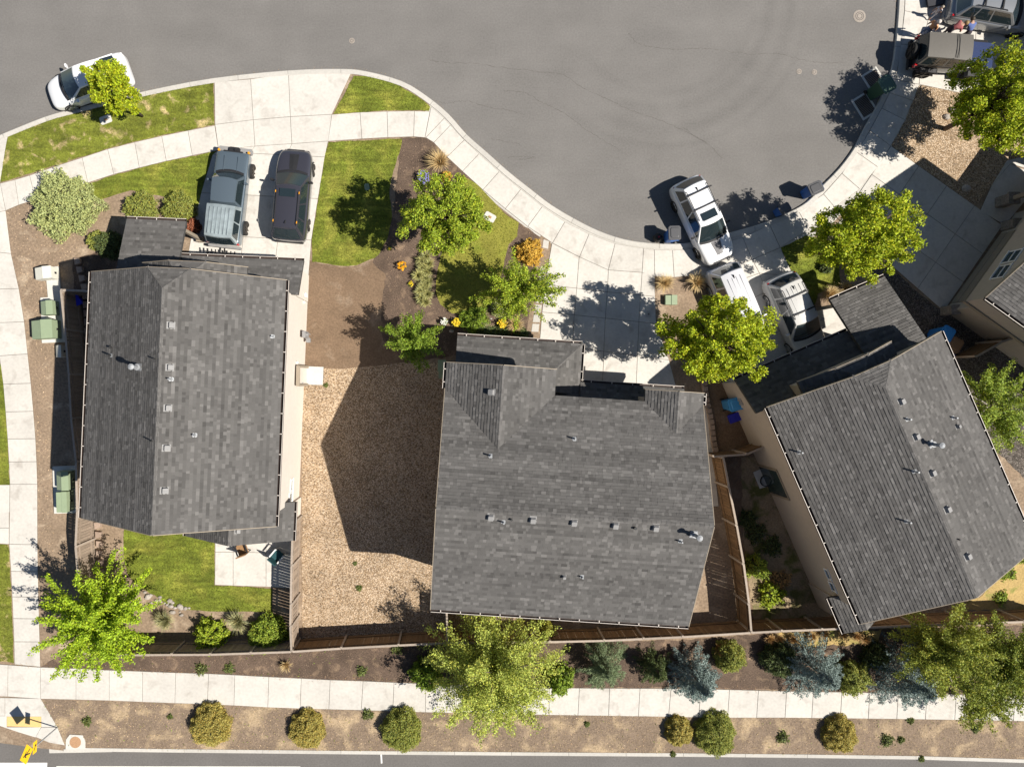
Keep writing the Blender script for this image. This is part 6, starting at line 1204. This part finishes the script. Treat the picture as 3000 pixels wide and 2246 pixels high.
bush('small shrub in the maple lawn corner', 2420, 720 + 60, .35, .4, LF['dark'], 900, .05); bush('vine-like bush on the brown side fence', 2213, 1660, .55, 1.0, LF['grn2'], 1800, .06, lump=.3); bush('yellowing bush below the vine-like bush', 2262, 1742, .6, .6, LF['yg'], 1600, .06, lump=.3); bush('dry brown bush by the yellowing bush', 2285, 1700, .5, .4, LF['dry'], 900, .05, lump=.3, core='twigb')
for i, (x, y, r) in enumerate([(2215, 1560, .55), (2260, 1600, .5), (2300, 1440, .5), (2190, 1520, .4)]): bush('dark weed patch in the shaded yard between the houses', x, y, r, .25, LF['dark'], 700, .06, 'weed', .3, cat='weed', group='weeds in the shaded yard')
for i in range(16): bush('green tussock on the dry grassy bank right of the turned house', 2880 + rnd.uniform(0, 130), 1530 + rnd.uniform(0, 230), rnd.uniform(.12, .3), .18, LF['grn2'], 260, .05, 'weed', .3, cat='weed', group='tussocks on the dry bank')
# ornamental grasses and flowers
tuft('blond fountain grass at the corner of the curved walk', 1290, 478, .75, .75, LF['straw'], 420, name='ornamental_grass', lean=(-.15, .1)); tuft('pale spiky grass left of the leafy green bush', 487, 1812, .62, .8, LF['yucca'], 420); tuft('spiky yucca between the two green bushes', 700, 1815, .68, .85, LF['yucca'], 300, .016, 'yucca')
tuft('straw grass in the planter beside the middle driveway', 1945, 830, .6, .7, LF['straw'], 320); tuft('upright straw grass in the planter under the wagon bumper', 2040, 828, .6, .7, LF['straw'], 220, .02); tuft('pale grass clump beside the silver car', 2432, 862, .6, .55, LF['straw'], 340); tuft('straw grass clump at the porch roof corner', 2480, 848, .55, .55, LF['straw'], 300); tuft('blond grass by the garage gutter and yellow flowers', 1508, 950, .55, .7, LF['straw'], 340); tuft('grey-green grass beside the blond garage grass', 1432, 966, .4, .4, LF['yucca'], 200)
tuft('tan dry grass in the bed below the sunlit fence', 838, 1945, .4, .45, LF['straw'], 160, lean=(0, -.1)); tuft('pale blue fescue between the clipped bushes', 308, 606, .3, .25, LF['yucca'], 160); tuft('blue fescue at the edge of the pickup shadow', 570, 612, .26, .25, LF['yucca'], 140); tuft('leaning dry branches against the back fence', 2103, 1890, .5, .8, LF['dry'], 60, .014, lean=(.1, -.2))
for i in range(8): tuft('dry orange grass clump below the back fence by the spruces', 2250 + i * 42 + rnd.uniform(-12, 12), 1868 + rnd.uniform(-12, 14), .35, .4, LF['dry'], 160, group='dry grass along the back fence')
for i in range(13): tuft('strappy lily clump in the row dividing bark bed and pale lawn', 1232 + rnd.uniform(-12, 24) + (12 if i < 5 else 0), 752 + i * 11.0, .4, .5, LF['olive'], 150, .017, 'lily_clump', cat='plant', group='lily clumps in the row')
flowers('lavender-blue flower clump below the fountain grass', 1241, 522, .36, .4, LF['purple'], 150, .03); flowers('bright orange poppies alone in the bark bed', 1179, 779, .26, .3, LF['orange'], 18, .06, nl=40); flowers('white flowers beside the garage roof bed', 1302, 942, .2, .3, LF['whitef'], 30, .04); flowers('yellow flowers next to the white ones', 1336, 944, .24, .3, LF['yellow'], 90, .035); flowers('yellow flowers by the blond garage grass', 1472, 947, .28, .3, LF['yellow'], 110, .035); flowers('small yellow sprig in the bark bed left of the lilies', 1203, 832, .16, .15, LF['yellow'], 14, .03, nl=60)
flowers('low yellow-green plant on the bark edge of the striped lawn', 1142, 728, .1, .12, LF['yellow'], 8, .025, nl=40)
c = at(1438, 935, .3); root = thing('garden_ornament', (c.x, c.y, .1), 'small pale ornament on a stick among the garage bed flowers', 'ornament'); MB().bar((0, 0, 0), (0, 0, .5), .02).build('stick', M['black'], root); MB().hull(hx([(-.07, -.02, .45), (.07, -.02, .45), (.05, .02, .45), (-.05, .02, .45)]), hx([(-.04, -.01, .58), (.04, -.01, .58), (.03, .01, .58), (-.03, .01, .58)])).build('finial', M['white'], root)
# dry litter along the sidewalk and strip
def litter(name, label, polys, m, dens, size):
    Q = np.concatenate([scatter(p, dens) for p in polys]); n = len(Q); C = np.stack([Q[:, 0], Q[:, 1], .125 + RN.rand(n) * .05], 1); V = leaves(C, np.full(n, size), .6, .25); tag(npmesh(name, V, 4, m, tone=RN.rand(n), hue=RN.rand(n), kind='stuff'), label, 'litter')
strip_px = lambda pts: [gp(p, .1) for p in pts]
vz = tl(7, (265, 1218), (1340, 1250), (2208, 1284)) + tl(9, (2300, 1360), (2300, 1600), (0, 1570)) + tl(7, (900, 1545), (430, 1525))
litter('dry_grass', 'thin dry grass over the roadside verge', [strip_px(vz)], LF['straw'], 45, .032)
litter('weeds', 'scattered low green weeds over dry soil', [strip_px(vz), strip_px(tl(7, (262, 1008), (880, 945), (2208, 900)) + tl(8, (1000, 880), (1000, 1120), (0, 1095)))], LF['green'], 3, .05)
# ================================================================ PEOPLE
def person(label, px, py, rz, J, cols, scale=1.0, hair=(.2, .12, .05), hz=None):
    """J: joints; one skinned surface, then coloured by body region"""
    c = at(px, py, .13); root = thing('person', (c.x, c.y, .13), label, 'person', R(rz))
    names = ['pelvis', 'chest', 'neck', 'head', 'crownp', 'shl', 'ell', 'hal', 'fil', 'shr', 'elr', 'har', 'fir', 'hipl', 'knl', 'anl', 'tol', 'hipr', 'knr', 'anr', 'tor']
    E = [(0, 1), (1, 2), (2, 3), (3, 4), (1, 5), (5, 6), (6, 7), (7, 8), (1, 9), (9, 10), (10, 11), (11, 12), (0, 13), (13, 14), (14, 15), (15, 16), (0, 17), (17, 18), (18, 19), (19, 20)]
    rad = dict(pelvis=.135, chest=.15, neck=.06, head=.095, crownp=.085, shl=.07, shr=.07, ell=.045, elr=.045, hal=.036, har=.036, fil=.022, fir=.022, hipl=.095, hipr=.095, knl=.06, knr=.06, anl=.045, anr=.045, tol=.035, tor=.035)
    me = bpy.data.meshes.new('figure'); me.from_pydata([Vector(J[n]) * scale for n in names], E, []); ob = link('figure', me)
    ob.modifiers.new('skin', 'SKIN')
    if not me.skin_vertices: me.skin_vertices.new()
    for i, n in enumerate(names): me.skin_vertices[0].data[i].radius = (rad[n] * scale, rad[n] * scale); me.skin_vertices[0].data[i].use_root = (i == 0)
    md = ob.modifiers.new('sub', 'SUBSURF'); md.levels = 2; md.render_levels = 2
    dg = bpy.context.evaluated_depsgraph_get(); m2 = bpy.data.meshes.new_from_object(ob.evaluated_get(dg)); bpy.data.objects.remove(ob)
    for cc_ in cols: m2.materials.append(cc_)
    reg = dict(pelvis=2, hipl=2, hipr=2, knl=2, knr=2, anl=0, anr=0, tol=3, tor=3, chest=1, shl=1, shr=1, ell=0, elr=0); jp = [(Vector(J[n]) * scale, reg.get(n, 0)) for n in names]
    for pl in m2.polygons: pl.material_index = min(jp, key=lambda q: (q[0] - pl.center).length)[1]; pl.use_smooth = True
    link('body', m2, root); h_ = Vector(J['head']) * scale; k = Vector(J['crownp']) * scale; r = .115 * scale; c0 = h_.lerp(k, .55)
    hb = MB().grid([[c0 + Vector((r * math.cos(a) * math.cos(e), r * math.sin(a) * math.cos(e), r * math.sin(e))) for e in [R(-35 + 31 * q) for q in range(5)]] for a in [2 * math.pi * q / 14 for q in range(15)]])
    if hz: hb.tube([c0 + Vector((-.08 * scale, 0, 0)), c0 + Vector((-.14 * scale, .02, -.12 * scale)), c0 + Vector((-.13 * scale, .03, -.25 * scale))], [.04 * scale, .035 * scale, .012 * scale], 7)
    hb.build('hair', mat('hair_%d_%d' % (int(hair[0] * 100), int(hair[1] * 100)), hair, .6, .2, 30), root, smooth=True)
ST = dict(pelvis=(0, 0, .95), chest=(0, 0, 1.30), neck=(0, 0, 1.48), head=(.02, 0, 1.58), crownp=(.02, 0, 1.70), shl=(0, .19, 1.40), ell=(-.03, .25, 1.13), hal=(.08, .27, .90), fil=(.12, .27, .80), shr=(0, -.19, 1.40), elr=(.02, -.25, 1.14), har=(.18, -.22, .98), fir=(.25, -.20, .92), hipl=(0, .1, .88), knl=(.03, .11, .49), anl=(-.02, .11, .09), tol=(.14, .12, .04), hipr=(0, -.1, .88), knr=(.06, -.11, .49), anr=(.02, -.11, .09), tor=(.18, -.12, .04))
WK = dict(ST, knl=(.18, .11, .52), anl=(.22, .11, .1), tol=(.36, .12, .05), knr=(-.05, -.11, .5), anr=(-.25, -.11, .14), tor=(-.12, -.12, .04), hal=(-.15, .28, .92), fil=(-.17, .28, .82), ell=(-.12, .26, 1.13))
BD = dict(ST, pelvis=(-.12, 0, .92), hipl=(-.1, .1, .86), hipr=(-.1, -.1, .86), chest=(.18, 0, 1.18), neck=(.33, 0, 1.28), head=(.41, 0, 1.32), crownp=(.50, 0, 1.37), shl=(.22, .19, 1.24), shr=(.22, -.19, 1.24), ell=(.35, .24, .98), elr=(.35, -.24, .98), hal=(.48, .16, .80), har=(.48, -.16, .80), fil=(.55, .14, .74), fir=(.55, -.14, .74))
skin_, sk2 = mat('skin_light', (.50, .30, .21), .55, .05, 8), mat('skin_tan', (.38, .22, .15), .55, .05, 8)
cl = lambda n, c: mat('cloth_' + n, c, .85, .1, 14)
person('child in pale grey clothes walking across the shaded driveway', 2722, 52, 40, WK, [skin_, cl('grey', (.48, .48, .52)), cl('lightgrey', (.40, .38, .40)), cl('shoe', (.05, .05, .05))], .62, (.45, .38, .3))
person('person in a tan orange top standing at the rear of the off-road car', 2690, 110, 30, ST, [skin_, cl('orange', (.72, .34, .16)), cl('jean', (.10, .14, .25)), cl('shoe', (.05, .05, .05))], .95, (.62, .55, .5))
person('person in a dusty pink top bending over between the two cars', 2752, 112, 12, BD, [skin_, cl('pink', (.42, .13, .13)), cl('dark', (.06, .05, .06)), cl('shoe', (.05, .05, .05))], 1.0, (.30, .2, .09), True)
person('person in dark clothes with a blue shirt leaning beside the grey suv', 2800, 118, 100, BD, [sk2, cl('blue', (.10, .14, .32)), cl('dark', (.06, .05, .06)), cl('shoe', (.05, .05, .05))], .97, (.06, .045, .03))
edge = [gp(p, .1) for p in up]; eb = [Vector((p.x, p.y + .22, 0)) for p in reversed(edge)] ; ee = [Vector((p.x, p.y - .12, 0)) for p in edge]
litter('edge_litter', 'dry litter and crumbs spilling over the sidewalk edge', [ee + eb], LF['dry'], 55, .03)
ks = [p for p in KW if -26 < p.x < 24]; litter('gutter_litter', 'thin dry litter lying along the street kerb', [side(ks, -.16) + list(reversed(side(ks, -.01)))], LF['dry'], 70, .022)
bpy.data.objects['gutter_litter'].location.z = -.115
